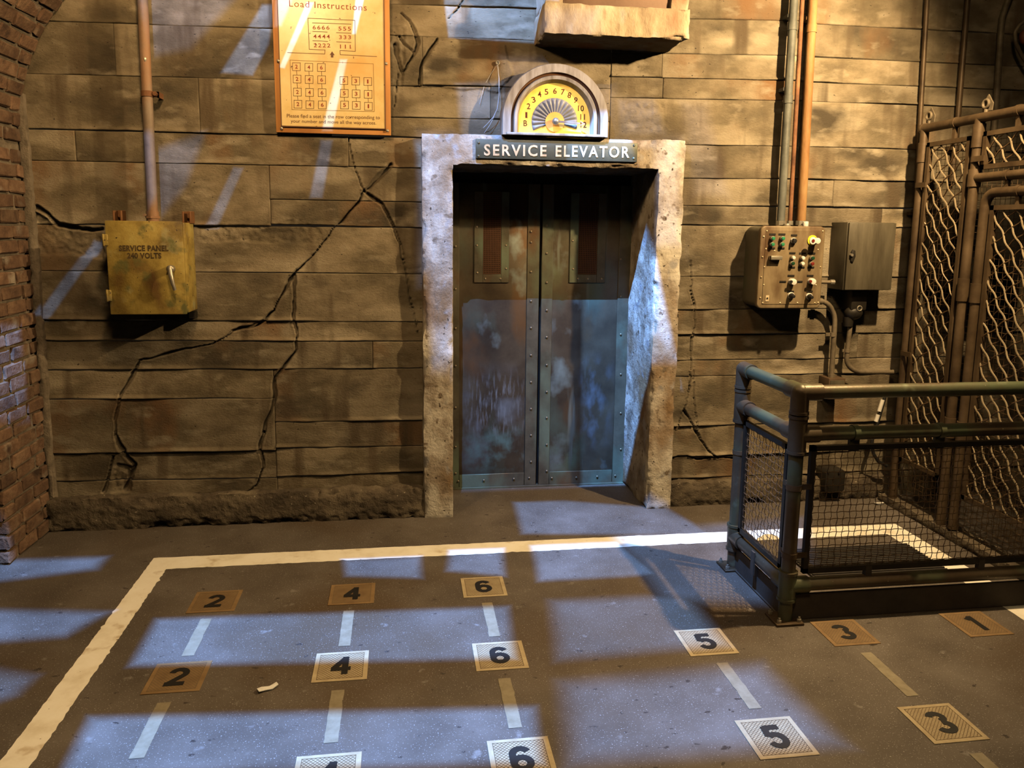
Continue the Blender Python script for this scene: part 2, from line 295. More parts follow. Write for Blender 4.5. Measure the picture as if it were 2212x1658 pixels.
# ------------------------------------------------------------------ mesh helpers
class MB:
    def __init__(s): s.v = []; s.f = []
    def add(s, vs, fs, mtx=None):
        k = len(s.v)
        if mtx is None: s.v += [tuple(p) for p in vs]
        else: s.v += [tuple(mtx @ Vector(p)) for p in vs]
        s.f += [tuple(i+k for i in f) for f in fs]; return s
    def box(s, x0, x1, y0, y1, z0, z1, mtx=None):
        vs = [(x, y, z) for z in (z0, z1) for y in (y0, y1) for x in (x0, x1)]
        return s.add(vs, [(0, 2, 3, 1), (4, 5, 7, 6), (0, 1, 5, 4), (2, 6, 7, 3), (0, 4, 6, 2), (1, 3, 7, 5)], mtx)
    def cyl(s, p0, p1, r, r1=None, n=16, caps=True):
        p0 = Vector(p0); p1 = Vector(p1); r1 = r if r1 is None else r1
        q = (p1-p0).to_track_quat('Z', 'Y'); a = q @ Vector((1, 0, 0)); b = q @ Vector((0, 1, 0))
        vs = []
        for p, rr in ((p0, r), (p1, r1)):
            for i in range(n):
                t = 2*math.pi*i/n; vs.append(p+a*math.cos(t)*rr+b*math.sin(t)*rr)
        fs = [(i, (i+1) % n, n+(i+1) % n, n+i) for i in range(n)]
        if caps: fs += [tuple(range(n-1, -1, -1)), tuple(range(n, 2*n))]
        return s.add(vs, fs)
    def tube(s, pts, r, n=10, caps=True):
        pts = [Vector(p) for p in pts]; m = len(pts); vs = []; fs = []
        t0 = (pts[1]-pts[0]).normalized(); a = t0.orthogonal().normalized()
        for i, p in enumerate(pts):
            t = (pts[min(i+1, m-1)]-pts[max(i-1, 0)]).normalized()
            a = (a-t*a.dot(t)).normalized(); b = t.cross(a)
            rr = r[i] if isinstance(r, (list, tuple)) else r
            for j in range(n):
                w = 2*math.pi*j/n; vs.append(p+a*math.cos(w)*rr+b*math.sin(w)*rr)
        for i in range(m-1):
            for j in range(n):
                fs.append((i*n+j, i*n+(j+1) % n, (i+1)*n+(j+1) % n, (i+1)*n+j))
        if caps: fs += [tuple(range(n-1, -1, -1)), tuple(range((m-1)*n, m*n))]
        return s.add(vs, fs)
    def sphere(s, c, r, n=12, m=8, sq=(1, 1, 1)):
        vs = [(c[0], c[1], c[2]+r*sq[2])]
        for i in range(1, m):
            t = math.pi*i/m
            for j in range(n):
                p = 2*math.pi*j/n
                vs.append((c[0]+r*sq[0]*math.sin(t)*math.cos(p), c[1]+r*sq[1]*math.sin(t)*math.sin(p), c[2]+r*sq[2]*math.cos(t)))
        vs.append((c[0], c[1], c[2]-r*sq[2])); L = len(vs)-1
        fs = [(0, 1+j, 1+(j+1) % n) for j in range(n)]
        for i in range(m-2):
            for j in range(n):
                fs.append((1+i*n+j, 1+(i+1)*n+j, 1+(i+1)*n+(j+1) % n, 1+i*n+(j+1) % n))
        fs += [(L, 1+(m-2)*n+(j+1) % n, 1+(m-2)*n+j) for j in range(n)]
        return s.add(vs, fs)
    def prism(s, poly, fn, a, b):
        """poly: 2-D points; fn(u,v,w) -> 3-D; extruded between w=a and w=b"""
        n = len(poly)
        vs = [fn(u, v, a) for u, v in poly]+[fn(u, v, b) for u, v in poly]
        fs = [(i, (i+1) % n, n+(i+1) % n, n+i) for i in range(n)]+[tuple(range(n-1, -1, -1)), tuple(range(n, 2*n))]
        return s.add(vs, fs)
    def build(s, name, m, parent=None, bevel=0, seg=2, smooth=40, origin=None, fix=True):
        me = bpy.data.meshes.new(name)
        if parent is not None: o0 = Vector(parent['org'])
        elif origin is not None: o0 = Vector(origin)
        else:
            A = np.array([tuple(p) for p in s.v]); o0 = Vector(((A[:, 0].min()+A[:, 0].max())/2, (A[:, 1].min()+A[:, 1].max())/2, A[:, 2].min()))
        me.from_pydata([(p[0]-o0[0], p[1]-o0[1], p[2]-o0[2]) for p in s.v], [], s.f)
        if fix or bevel:
            bm = bmesh.new(); bm.from_mesh(me)
            bmesh.ops.recalc_face_normals(bm, faces=bm.faces)
            if bevel:
                ed = [e for e in bm.edges if len(e.link_faces) == 2 and e.calc_face_angle() > math.radians(35)]
                bmesh.ops.bevel(bm, geom=ed, offset=bevel, segments=seg, profile=.5, affect='EDGES')
            bm.to_mesh(me); bm.free()
        if smooth:
            me.polygons.foreach_set('use_smooth', [True]*len(me.polygons))
            me.set_sharp_from_angle(angle=math.radians(smooth))
        me.materials.append(MT[m] if isinstance(m, str) else m)
        o = bpy.data.objects.new(name, me); COL.objects.link(o)
        o['org'] = tuple(o0)
        if parent is not None: o.parent = parent
        else: o.location = o0
        return o
def thing(name, label, cat, loc, group=None):
    o = bpy.data.objects.new(name, None); o.empty_display_size = .05; COL.objects.link(o); o.location = loc; o['org'] = tuple(float(c) for c in loc)
    o['label'] = label; o['category'] = cat
    if group: o['group'] = group
    return o
def tag(o, label, cat, group=None):
    o['label'] = label; o['category'] = cat
    if group: o['group'] = group
    return o
def struct(o): o['kind'] = 'structure'; return o
def structE(name, loc=(0, 0, 0)):
    o = bpy.data.objects.new(name, None); COL.objects.link(o); o.location = loc; o['org'] = tuple(loc); o['kind'] = 'structure'; return o
# text
_tc = {}
def text_mesh(st, bold=.0, spacing=1.0):
    k = (st, bold, spacing)
    if k in _tc: return _tc[k]
    cu = bpy.data.curves.new('lettering', 'FONT'); cu.body = st; cu.offset = bold; cu.space_character = spacing; cu.resolution_u = 3; cu.size = 1.0
    ob = bpy.data.objects.new('lettering', cu); COL.objects.link(ob)
    dg = bpy.context.evaluated_depsgraph_get(); me = bpy.data.meshes.new_from_object(ob.evaluated_get(dg))
    vs = np.array([tuple(v.co) for v in me.vertices]); fs = [tuple(p.vertices) for p in me.polygons]
    bpy.data.objects.remove(ob); bpy.data.curves.remove(cu); bpy.data.meshes.remove(me)
    mn = vs.min(0); mx = vs.max(0)
    _tc[k] = ((vs-mn)/np.maximum(mx-mn, 1e-6), fs); return _tc[k]
def put_text(mb, st, o, r, u, bold=0.0, spacing=1.0):
    """maps the text's box onto origin o, width vector r and height vector u"""
    vs, fs = text_mesh(st, bold, spacing); o = np.array(o); r = np.array(r); u = np.array(u)
    mb.add([o+r*a[0]+u*a[1] for a in vs], fs)
def wtext(mb, st, x0, y0, x1, y1, h, y, bold=0.0, spacing=1.0):
    """text on a plane parallel to the wall: baseline from pixel (x0,y0) to (x1,y1), h pixels tall"""
    o = W(x0, y0, y); e = W(x1, y1, y); t = W(x0, y0-h, y); up = t-o; up[0] = 0
    put_text(mb, st, o, e-o, up, bold, spacing)
def letters(parent, name, m, st, x0, y0, x1, y1, h, y, bold=0.0, spacing=1.0):
    """like wtext, one part per character"""
    vs, fs = text_mesh(st, bold, spacing); o = W(x0, y0, y); e = W(x1, y1, y); t = W(x0, y0-h, y); up = t-o; up[0] = 0; r = e-o
    nb = {}; adj = list(range(len(vs)))
    def find(a):
        while adj[a] != a: adj[a] = adj[adj[a]]; a = adj[a]
        return a
    for f in fs:
        for q in f[1:]: adj[find(q)] = find(f[0])
    for f in fs: nb.setdefault(find(f[0]), []).append(f)
    # merge islands that overlap sideways (dots of i and the like)
    gs = []
    for g in nb.values():
        xs = [vs[i][0] for f in g for i in f]; gs.append([min(xs), max(xs), g])
    gs.sort(key=lambda q: q[0]); out = []
    for g in gs:
        if out and g[0] < out[-1][1]-.3*min(g[1]-g[0], out[-1][1]-out[-1][0]): out[-1][1] = max(out[-1][1], g[1]); out[-1][2] += g[2]
        else: out.append(g)
    for _, _, g in out:
        b = MB(); idx = sorted({i for f in g for i in f}); mp = {i: k for k, i in enumerate(idx)}
        b.add([o+r*vs[i][0]+up*vs[i][1] for i in idx], [tuple(mp[i] for i in f) for f in g]); b.build(name, m, parent, smooth=0)
def arcp(cx, cy, rx, ry, a0, a1, n=14):
    return [(cx+rx*math.cos(math.radians(a0+(a1-a0)*i/n)), cy+ry*math.sin(math.radians(a0+(a1-a0)*i/n))) for i in range(n+1)]
DIG = {'1': [[(.18, .76), (.40, .90)], [(.40, 1.0), (.40, 0)]],
       '2': [arcp(.33, .68, .215, .21, 172, -30, 16)+[(.12, .11)], [(.02, .105), (.62, .105)]],
       '3': [arcp(.30, .73, .20, .165, 165, -80, 16), arcp(.30, .30, .22, .195, 85, -165, 16)],
       '4': [[(.46, 1.0), (.46, 0)], [(.46, .92), (.09, .34)], [(.02, .31), (.64, .31)]],
       '5': [[(.58, .90), (.14, .90)], [(.165, .95), (.125, .52)], arcp(.31, .35, .225, .245, 140, -160, 20)],
       '6': [arcp(.32, .68, .22, .22, 25, 180, 12)+[(.10, .5), (.10, .34)], arcp(.325, .325, .222, .222, 0, 360, 24)]}
def put_digit(mb, d, o, r, u, w=.20):
    """digit from thick strokes in the box o + r*(0..0.65) + u*(0..1)"""
    o = np.array(o); r = np.array(r); u = np.array(u)
    for k_, pl in enumerate(DIG[d]):
        o = o+np.array([0, 0, .00025])
        P = np.array(pl, float); n = len(P); T = np.gradient(P, axis=0) if n > 2 else np.repeat(P[1:]-P[:1], 2, 0)
        T /= np.linalg.norm(T, axis=1)[:, None]; Nn = np.stack([-T[:, 1], T[:, 0]], 1)*w/2
        V = [o+r*p[0]+u*p[1] for p in P+Nn]+[o+r*p[0]+u*p[1] for p in P-Nn]
        mb.add(V, [(n+i, n+i+1, i+1, i) for i in range(n-1)])
def strip(mb, pts, w, y):
    """ribbon of width w along pixels on a wall-parallel plane"""
    P = [W(px, py, y) for px, py in pts]
    for a, b in zip(P[:-1], P[1:]):
        d = b-a; L = np.linalg.norm(d); d = d/L; n = np.array([-d[2], 0, d[0]])*w/2; e = d*w/2
        mb.add([a-e-n, b+e-n, b+e+n, a-e+n], [(0, 1, 2, 3)])
# noise
_rs = np.random.RandomState(5); _tab = _rs.rand(64, 64, 64).astype(np.float32)
def vnoise(x, y, z):
    xi = np.floor(x).astype(int); yi = np.floor(y).astype(int); zi = np.floor(z).astype(int)
    fx = x-xi; fy = y-yi; fz = z-zi
    fx = fx*fx*(3-2*fx); fy = fy*fy*(3-2*fy); fz = fz*fz*(3-2*fz)
    def t(a, b, c): return _tab[(xi+a) & 63, (yi+b) & 63, (zi+c) & 63]
    c00 = t(0, 0, 0)*(1-fx)+t(1, 0, 0)*fx; c10 = t(0, 1, 0)*(1-fx)+t(1, 1, 0)*fx
    c01 = t(0, 0, 1)*(1-fx)+t(1, 0, 1)*fx; c11 = t(0, 1, 1)*(1-fx)+t(1, 1, 1)*fx
    return (c00*(1-fy)+c10*fy)*(1-fz)+(c01*(1-fy)+c11*fy)*fz
def fbm(x, y, z, s, o=4, g=.55):
    a = 1.0; r = 0; n = 0; x = x*s; y = y*s; z = z*s
    for i in range(o):
        r = r+a*(vnoise(x, y, z)-.5); n += a; a *= g; x = x*2.03+11.3; y = y*2.03+5.1; z = z*2.03+7.7
    return r/n*2
def mesh_np(name, V, Fq, m, parent=None, origin=(0, 0, 0), smooth=None):
    me = bpy.data.meshes.new(name); V = np.asarray(V, np.float32)-np.array(parent['org'] if parent is not None else origin, np.float32)
    Fq = np.asarray(Fq, np.int32)
    me.vertices.add(len(V)); me.vertices.foreach_set('co', V.ravel())
    me.loops.add(Fq.size); me.loops.foreach_set('vertex_index', Fq.ravel())
    me.polygons.add(len(Fq)); me.polygons.foreach_set('loop_start', np.arange(0, Fq.size, 4, dtype=np.int32))
    me.update(calc_edges=True); me.validate()
    me.polygons.foreach_set('use_smooth', np.ones(len(Fq), bool))
    if smooth: me.set_sharp_from_angle(angle=math.radians(smooth))
    me.materials.append(MT[m])
    o = bpy.data.objects.new(name, me); COL.objects.link(o)
    if parent is not None: o.parent = parent; o['org'] = parent['org']
    else: o.location = origin; o['org'] = tuple(origin)
    return o
def grid_faces(nx, nz, k=0):
    i, j = np.meshgrid(np.arange(nx-1), np.arange(nz-1), indexing='ij'); a = (i*nz+j).ravel()+k
    return np.stack([a, a+nz, a+nz+1, a+1], 1)
def rough_box(name, x0, x1, y0, y1, z0, z1, res, amp, sc, m, parent, chip=.02, fine=.003, whole=None):
    """box whose faces are displaced grids, with worn edges"""
    Vs = []; Fs = []; k = 0; L = np.array([x0, y0, z0]); U = np.array([x1, y1, z1]); n = np.maximum(2, np.ceil((U-L)/res).astype(int)+1)
    ax = [np.linspace(L[i], U[i], n[i]) for i in range(3)]
    for a in range(3):
        b, c = (a+1) % 3, (a+2) % 3
        for side in (0, 1):
            B, C = np.meshgrid(ax[b], ax[c], indexing='ij'); P = np.zeros((B.size, 3)); P[:, a] = (L, U)[side][a]; P[:, b] = B.ravel(); P[:, c] = C.ravel()
            f = grid_faces(n[b], n[c], k)
            if side == 0: f = f[:, ::-1]
            Vs.append(P); Fs.append(f); k += len(P)
    V = np.concatenate(Vs); Fq = np.concatenate(Fs)
    dl = V-L; du = U-V; dd = np.minimum(dl, du)
    sgn = np.where(dl < du, 1.0, -1.0)
    near = np.sort(dd, 1)
    e = np.clip(1-near[:, 1]/(chip*2.2), 0, 1)**1.6
    if whole is not None: e = np.where(whole(V), 0, e)
    w = np.clip(.5+fbm(V[:, 0], V[:, 1], V[:, 2], 9, 3)*1.4, 0, 1.2)
    inset = chip*e*(.18+w**2)
    msk = dd < chip*2.2
    V2 = V+np.where(msk, sgn*inset[:, None]*.75, 0)
    for a in range(3):
        V2[:, a] += amp*fbm(V[:, 0]+a*17.3, V[:, 1]+a*3.1, V[:, 2]+a*9.7, sc, 3)+fine*fbm(V[:, 0]+a*5.3, V[:, 1]-a*3.1, V[:, 2]+a*1.7, sc*7, 3)
    return mesh_np(name, V2, Fq, m, parent, smooth=60)

# ------------------------------------------------------------------ wall of board-formed concrete
wall = structE('wall_back')
FR = -0.09                                    # front face of the door surround
xa = W(583, 420)[0]; x_door_l = 0.20; x_door_r = 1.52
def wpoly(*p): return [(W(a, b)[0], W(a, b)[2]) for a, b in p]
CR = [(wpoly((752, 292), (757, 320), (768, 370), (780, 400), (790, 415)), .006),
      (wpoly((845, 358), (825, 378), (800, 402), (786, 412)), .012),
      (wpoly((786, 412), (772, 438), (740, 475), (718, 492), (700, 522), (680, 545), (650, 580), (634, 592)), .009),
      (wpoly((786, 412), (805, 428), (825, 442), (838, 462), (850, 490), (862, 525), (870, 560)), .011),
      (wpoly((870, 560), (880, 605), (886, 650), (895, 690), (903, 720)), .006),
      (wpoly((628, 597), (615, 625), (603, 645), (592, 668), (570, 690), (545, 706), (520, 708), (500, 714), (480, 730), (458, 742), (400, 752), (345, 768), (300, 778)), .009),
      (wpoly((634, 595), (634, 640), (634, 690), (640, 720), (641, 752), (625, 775), (605, 800), (593, 818), (592, 855), (588, 880), (576, 905), (567, 935)), .011),
      (wpoly((567, 935), (562, 960), (565, 990), (570, 1010), (555, 1045), (535, 1062)), .009),
      (wpoly((300, 778), (280, 822), (262, 850), (254, 880), (249, 905), (251, 940)), .010),
      (wpoly((251, 940), (258, 962), (272, 985), (290, 1002), (282, 1025), (268, 1055)), .017),
      (wpoly((245, 985), (238, 1015), (228, 1045), (222, 1060)), .014),
      (wpoly((80, 450), (105, 462), (125, 485), (150, 492), (185, 497), (220, 492)), .012),
      (wpoly((868, 30), (885, 45), (893, 65), (902, 90), (893, 115), (880, 135), (870, 155)), .014),
      (wpoly((853, 95), (857, 120), (865, 155)), .020), (wpoly((864, 78), (875, 95), (890, 110)), .010),
      (wpoly((858, 160), (856, 185), (852, 230)), .006), (wpoly((945, 82), (930, 103), (915, 125), (908, 145), (906, 185)), .008),
      (wpoly((1000, 0), (985, 22), (968, 40)), .006),
      (wpoly((1492, 560), (1491, 620), (1498, 660), (1500, 690), (1494, 720), (1490, 770), (1490, 820), (1485, 860), (1478, 885)), .006),
      (wpoly((1478, 885), (1492, 915), (1510, 945), (1530, 975), (1550, 990)), .010),
      (wpoly((1478, 885), (1468, 910), (1460, 930)), .006), (wpoly((1497, 800), (1500, 880), (1505, 930)), .004),
      (wpoly((1450, 988), (1485, 983), (1505, 990), (1560, 988), (1600, 986)), .008)]
SP = [(wpoly((68, 452), (120, 480), (222, 492), (222, 560), (75, 545)), .022), (wpoly((420, 488), (560, 482), (640, 470), (690, 492), (705, 528), (640, 528), (430, 522)), .010),
      (wpoly((1345, 220), (1440, 220), (1440, 285), (1345, 285)), .002), (wpoly((252, 1000), (292, 1003), (284, 1060), (232, 1068)), .03),
      (wpoly((850, 60), (880, 60), (868, 200), (850, 200)), .012)]
PR = [(wpoly((908, 190), (908, 145), (947, 84), (1090, 94), (1110, 160), (1075, 203), (1050, 196), (1010, 193), (985, 196), (950, 187)), .012)]
def inpoly(x, z, poly):
    """signed distance to a polygon (positive inside)"""
    d = np.full(x.shape, 1e9); ins = np.zeros(x.shape, bool); n = len(poly)
    for i in range(n):
        x0, z0 = poly[i]; x1, z1 = poly[(i+1) % n]
        dx, dz = x1-x0, z1-z0; t = np.clip(((x-x0)*dx+(z-z0)*dz)/(dx*dx+dz*dz), 0, 1)
        d = np.minimum(d, np.hypot(x-x0-t*dx, z-z0-t*dz))
        with np.errstate(divide='ignore', invalid='ignore'):
            ins ^= ((z0 > z) != (z1 > z)) & (x < dx*(z-z0)/(dz if dz else 1e-9)+x0)
    return np.where(ins, d, -d)
def wall_y(x, z):
    o = np.zeros_like(x)
    y = -.0035*fbm(x, o, z, 2.6, 4)-.0012*fbm(x, o+3, z, 22, 3)
    jx = fbm(x, o+7, z, 14, 3)*.010; jz = fbm(x, o+9, z, 14, 3)*.010
    for poly, dep in SP:
        P = np.array(poly)
        if P[:, 0].max() < x.min()-.05 or P[:, 0].min() > x.max()+.05 or P[:, 1].max() < z.min()-.05 or P[:, 1].min() > z.max()+.05: continue
        s = inpoly(x+jx*2, z+jz*2, poly); k = np.clip(s/.012, 0, 1)
        y += k*(dep*(.6+.5*fbm(x, o+2, z, 16, 4, .7))+.006*fbm(x, o+1, z, 45, 2))
    for poly, dep in PR:
        P = np.array(poly)
        if P[:, 0].max() < x.min()-.05 or P[:, 0].min() > x.max()+.05 or P[:, 1].max() < z.min()-.05 or P[:, 1].min() > z.max()+.05: continue
        s = inpoly(x+jx, z+jz, poly); y -= np.clip(s/.007, 0, 1)*dep
    for pl, w in CR:
        P = np.array(pl)
        if P[:, 0].max() < x.min()-.05 or P[:, 0].min() > x.max()+.05 or P[:, 1].max() < z.min()-.05 or P[:, 1].min() > z.max()+.05: continue
        xx = x+jx; zz = z+jz; d = np.full(x.shape, 9.0); side = np.zeros(x.shape)
        for (x0, z0), (x1, z1) in zip(pl[:-1], pl[1:]):
            dx, dz = x1-x0, z1-z0; L2 = dx*dx+dz*dz+1e-12; t = np.clip(((xx-x0)*dx+(zz-z0)*dz)/L2, 0, 1)
            q = np.hypot(xx-x0-t*dx, zz-z0-t*dz); b = q < d; d = np.where(b, q, d)
        ww = w*(.36+.70*np.clip(fbm(x, o+4, z, 8, 2)+.4, 0, 1.2))
        y += np.clip((1.2-d/ww)*2.2, 0, 1)*.024
        y -= np.exp(-((d-ww*1.7)/.006)**2)*.0025
    return y
def board(x0, x1, zt0, zt1, zb0, zb1, off):
    h = .0062
    xs = np.unique(np.concatenate([[x0, x0+.003], np.linspace(x0+.008, x1-.008, max(3, int((x1-x0)/h))), [x1-.003, x1]]))
    hm = (zt0+zt1-zb0-zb1)/2
    zs = np.unique(np.concatenate([[0, .003, .007, .012, .018], np.linspace(.025, hm-.008, max(2, int(hm/h))), [hm-.003, hm]]))/hm
    X, T_ = np.meshgrid(xs, zs, indexing='ij'); tx = (X-x0)/(x1-x0)
    wob = .004*fbm(X, X*0, X*0+off*900, 5, 3)
    ZB = zb0+(zb1-zb0)*tx+wob; ZT = zt0+(zt1-zt0)*tx
    Z = ZB+(ZT-ZB)*T_
    x = X.ravel(); z = Z.ravel(); y = wall_y(x, z)-off
    db = T_.ravel()*hm; dt = (1-T_.ravel())*hm; de = np.minimum(x-x0, x1-x)
    md = np.clip(.60+fbm(x, x*0+1, z*0+zb0*31, 2.8, 3)*2.2, .05, 1.5)
    y -= .0115*md*np.clip(1-(db-.005)/.017, 0, 1)**1.1*np.clip(db/.004, 0, 1)
    y += .007*np.clip(1-db/.003, 0, 1)+.004*np.clip(1-dt/.003, 0, 1)+.005*np.clip(1-de/.003, 0, 1)
    V = np.stack([x, y, z], 1)
    return mesh_np('board', V, grid_faces(len(xs), len(zs)), 'wall', wall)
rb = random.Random(3)
xr2 = W(1722, 400)[0]
def column(x0, x1, pl, pr, joints, splits={}, level=False):
    for k in range(len(joints)-1):
        (a, b), (c, d) = joints[k], joints[k+1]
        f = lambda px, py: W(px, py)[2]
        zt0, zt1, zb0, zb1 = f(pl, a), f(pr, b), f(pl, c), f(pr, d)
        if level: zt1 = zt0; zb1 = zb0
        else:
            # extrapolate the two joints to the ends of the column
            X0, X1 = W(pl, (a+c)/2)[0], W(pr, (b+d)/2)[0]
            g = lambda z0, z1, x: z0+(z1-z0)*(x-X0)/(X1-X0)
            zt0, zt1, zb0, zb1 = g(zt0, zt1, x0), g(zt0, zt1, x1), g(zb0, zb1, x0), g(zb0, zb1, x1)
        cut = [x0]+[W(s, (a+c)/2)[0] for s in splits.get(k, [])]+[x1]
        for p, q in zip(cut[:-1], cut[1:]):
            i = lambda z0, z1, x: z0+(z1-z0)*(x-x0)/(x1-x0)
            board(p, q, i(zt0, zt1, p), i(zt0, zt1, q), i(zb0, zb1, p), i(zb0, zb1, q), rb.uniform(-.003, .004))
xb_ = W(715, 200)[0]
# courses above the lintel line: left of and right of the joint hidden by the instruction board
column(-2.05, xb_, 90, 583, [(-70, -60), (45, 62), (160, 172), (278, 292)], {1: [247], 2: [430]})
column(xb_, W(1320, 150)[0], 860, 1318, [(-60, -60), (9, 24), (77, 93), (185, 192), (254, 263), (295, 320)], {2: [912], 3: [1060]})
column(W(1320, 150)[0], xr2, 1325, 1720, [(-60, -60), (38, 45), (114, 120), (166, 175), (211, 218), (312, 316)], {2: [1430], 3: [1432]})
column(-2.05, x_door_l, 90, 900, [(280, 298), (347, 363)], {0: [163, 752]})
column(-2.05, xa, 90, 583, [(347, 357), (484, 488)], {})
column(xa, x_door_l, 583, 905, [(357, 363), (430, 437), (484, 492)], {})
column(-2.05, x_door_l, 90, 900, [(484, 492), (585, 592), (690, 695), (735, 737), (799, 795)], {3: [805]})
column(-2.05, W(593, 880)[0], 90, 583, [(799, 796), (862, 860), (980, 972), (1040, 1032), (1120, 1112)], {})
column(W(593, 880)[0], x_door_l, 593, 905, [(796, 795), (911, 907), (967, 962), (1030, 1018), (1120, 1105)], {})
column(x_door_r, xr2, 1482, 1720, [(312, 316), (385, 387), (444, 446)], {})
column(xr2, 5.4, 1722, 2100, [(-60, -60), (50, 60), (122, 140), (176, 184), (218, 230), (316, 322), (387, 390), (446, 446)], {6: [1800]}, level=True)
column(x_door_r, 5.4, 1482, 1720, [(444, 446), (486, 486), (597, 597), (668, 667), (722, 718), (778, 773), (812, 808), (920, 914), (985, 980), (1032, 1024), (1105, 1098)], {0: [1905], 1: [1800], 4: [1852]}, level=True)

# floor
b = MB(); b.box(-3.6, 5.6, -5.2, .62, -.08, 0); struct(b.build('floor', 'floor', origin=(0, 0, 0), smooth=0))
# plinth along the wall foot
bb = structE('baseboard_back')
rough_box('plinth', -1.93, .13, -.075, .02, -.01, .185, .011, .008, 7, 'plinth', bb, .03, .010)
rough_box('plinth', 1.57, 3.10, -.07, .02, -.01, .150, .012, .008, 7, 'plinth', bb, .028, .008)
# ------------------------------------------------------------------ door surround and doors
tr = structE('trim_1')
rough_box('jamb', .108, .277, FR, .50, -.01, 2.158, .0115, .006, 4, 'frame', tr, .016, .0028, lambda V: (V[:, 2] > 1.97) & (V[:, 0] > .2))
rough_box('jamb', 1.432, 1.588, FR, .50, -.01, 2.158, .0115, .006, 4, 'frame', tr, .016, .0028, lambda V: (V[:, 2] > 1.97) & (V[:, 0] < 1.5))
rough_box('lintel', .276, 1.433, FR, .50, 1.995, 2.158, .0115, .006, 4, 'frame', tr, .016, .0028, lambda V: (V[:, 0] < .31) | (V[:, 0] > 1.40))
DY = .41
door = structE('door_1', (.87, DY, 0))
b = MB(); b.box(.2, 1.5, DY+.03, DY+.07, 0, 2.05); b.build('backing', 'void', door)
def dx(px, py=750): return W(px, py, DY)[0]
zt = 1.93
def leaf(l, r, stl, panr, gr, rv, seam):
    lf = MB(); lf.box(l, r, DY, DY+.028, .008, zt)
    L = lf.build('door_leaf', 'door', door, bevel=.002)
    zb = W(1050, 1023, DY)[2]
    for name, (x0, x1, z0, z1, t) in (('stile', (l, stl, .008, zt, .005)), ('stile', (panr, r, .008, zt, .006)), ('bottom_rail', (stl, panr, .008, zb, .004))):
        q = MB(); q.box(x0+.001, x1-.001, DY-t, DY+.002, z0, z1); q.build(name, 'bronzestrip', L, bevel=.0015, seg=1)
    # grille: U-shaped strap with woven mesh behind
    g0, g1, i0, i1, zo, zi = gr
    for x0, x1, z0, z1 in ((g0, i0, zo, zt-.05), (i1, g1, zo, zt-.05), (i0, i1, zo, zi)):
        q = MB(); q.box(x0, x1, DY-.009, DY+.001, z0, z1); q.build('grille_strap', 'bronzestrip', L, bevel=.0015, seg=1)
    q = MB(); q.box(i0, i1, DY-.0015, DY+.001, zi, zt-.05); q.build('grille_backing', 'void', L)
    q = MB(); nx = 11; nz = 42
    for k in range(nx):
        x = i0+(i1-i0)*(k+.5)/nx; q.box(x-.0028, x+.0028, DY-.006, DY-.003, zi, zt-.05)
    for k in range(nz):
        z = zi+(zt-.05-zi)*(k+.5)/nz; q.box(i0, i1, DY-.0075, DY-.0045, z-.0022, z+.0022)
    o = q.build('woven_mesh', 'grille', L, smooth=0); o['kind'] = 'stuff'
    base = None
    for px, py in rv:
        p = W(px, py, DY-.009)
        if base is None:
            q = MB(); q.sphere(p, .0072, 8, 6, (1, .6, 1)); base = q.build('rivet', 'rivet', L, smooth=60); p0 = p
        else:
            c = base.copy(); COL.objects.link(c); c.parent = L; c.location = Vector(p-p0)
    return L
zgo = W(1060, 610, DY)[2]; zgi = W(1060, 592, DY)[2]
leaf(dx(976), dx(1162), dx(992), dx(1136), (dx(1024, 560), dx(1099, 560), dx(1043, 560), dx(1082, 560), zgo, zgi),
     [(1147, y) for y in (500, 523, 587, 650, 708, 767, 825, 883, 940, 997)]+[(984, y) for y in (532, 624, 709, 790, 880, 965, 1022)]+[(990, 1039), (1045, 1037), (1110, 1034), (1143, 1032), (1030, 490), (1030, 530), (1031, 589), (1048, 602), (1081, 602), (1093, 530), (1093, 580)], 1)
leaf(dx(1167), dx(1357), dx(1191), dx(1330), (dx(1230, 560), dx(1307, 560), dx(1248, 560), dx(1289, 560), zgo, zgi),
     [(1181, y) for y in (487, 547, 610, 670, 728, 788, 846, 902, 960, 1017)]+[(1341, y) for y in (560, 640, 722, 808, 892, 970)]+[(1192, 1032), (1245, 1031), (1290, 1029), (1329, 1027), (1237, 520), (1238, 581), (1249, 602), (1270, 602), (1300, 602)], 0)
b = MB(); b.box(.28, 1.43, DY-.03, DY+.03, 0, .008); b.build('threshold', 'bronzestrip', door)
# ------------------------------------------------------------------ window box above
w1 = structE('window_1', (1.1, 0, 2.65))
rough_box('sill', .725, 1.505, -.30, .03, 2.645, 2.80, .012, .004, 6, 'sill', w1, .014, .003)
rough_box('jamb', .735, .83, -.27, .03, 2.79, 3.05, .014, .003, 6, 'sill', w1, .01, .002)
rough_box('jamb', 1.405, 1.505, -.27, .03, 2.79, 3.05, .014, .003, 6, 'sill', w1, .01, .002)
b = MB(); b.box(.832, 1.403, -.245, 0, 2.802, 3.05); b.build('shutter', 'brownpanel', w1, bevel=.004)

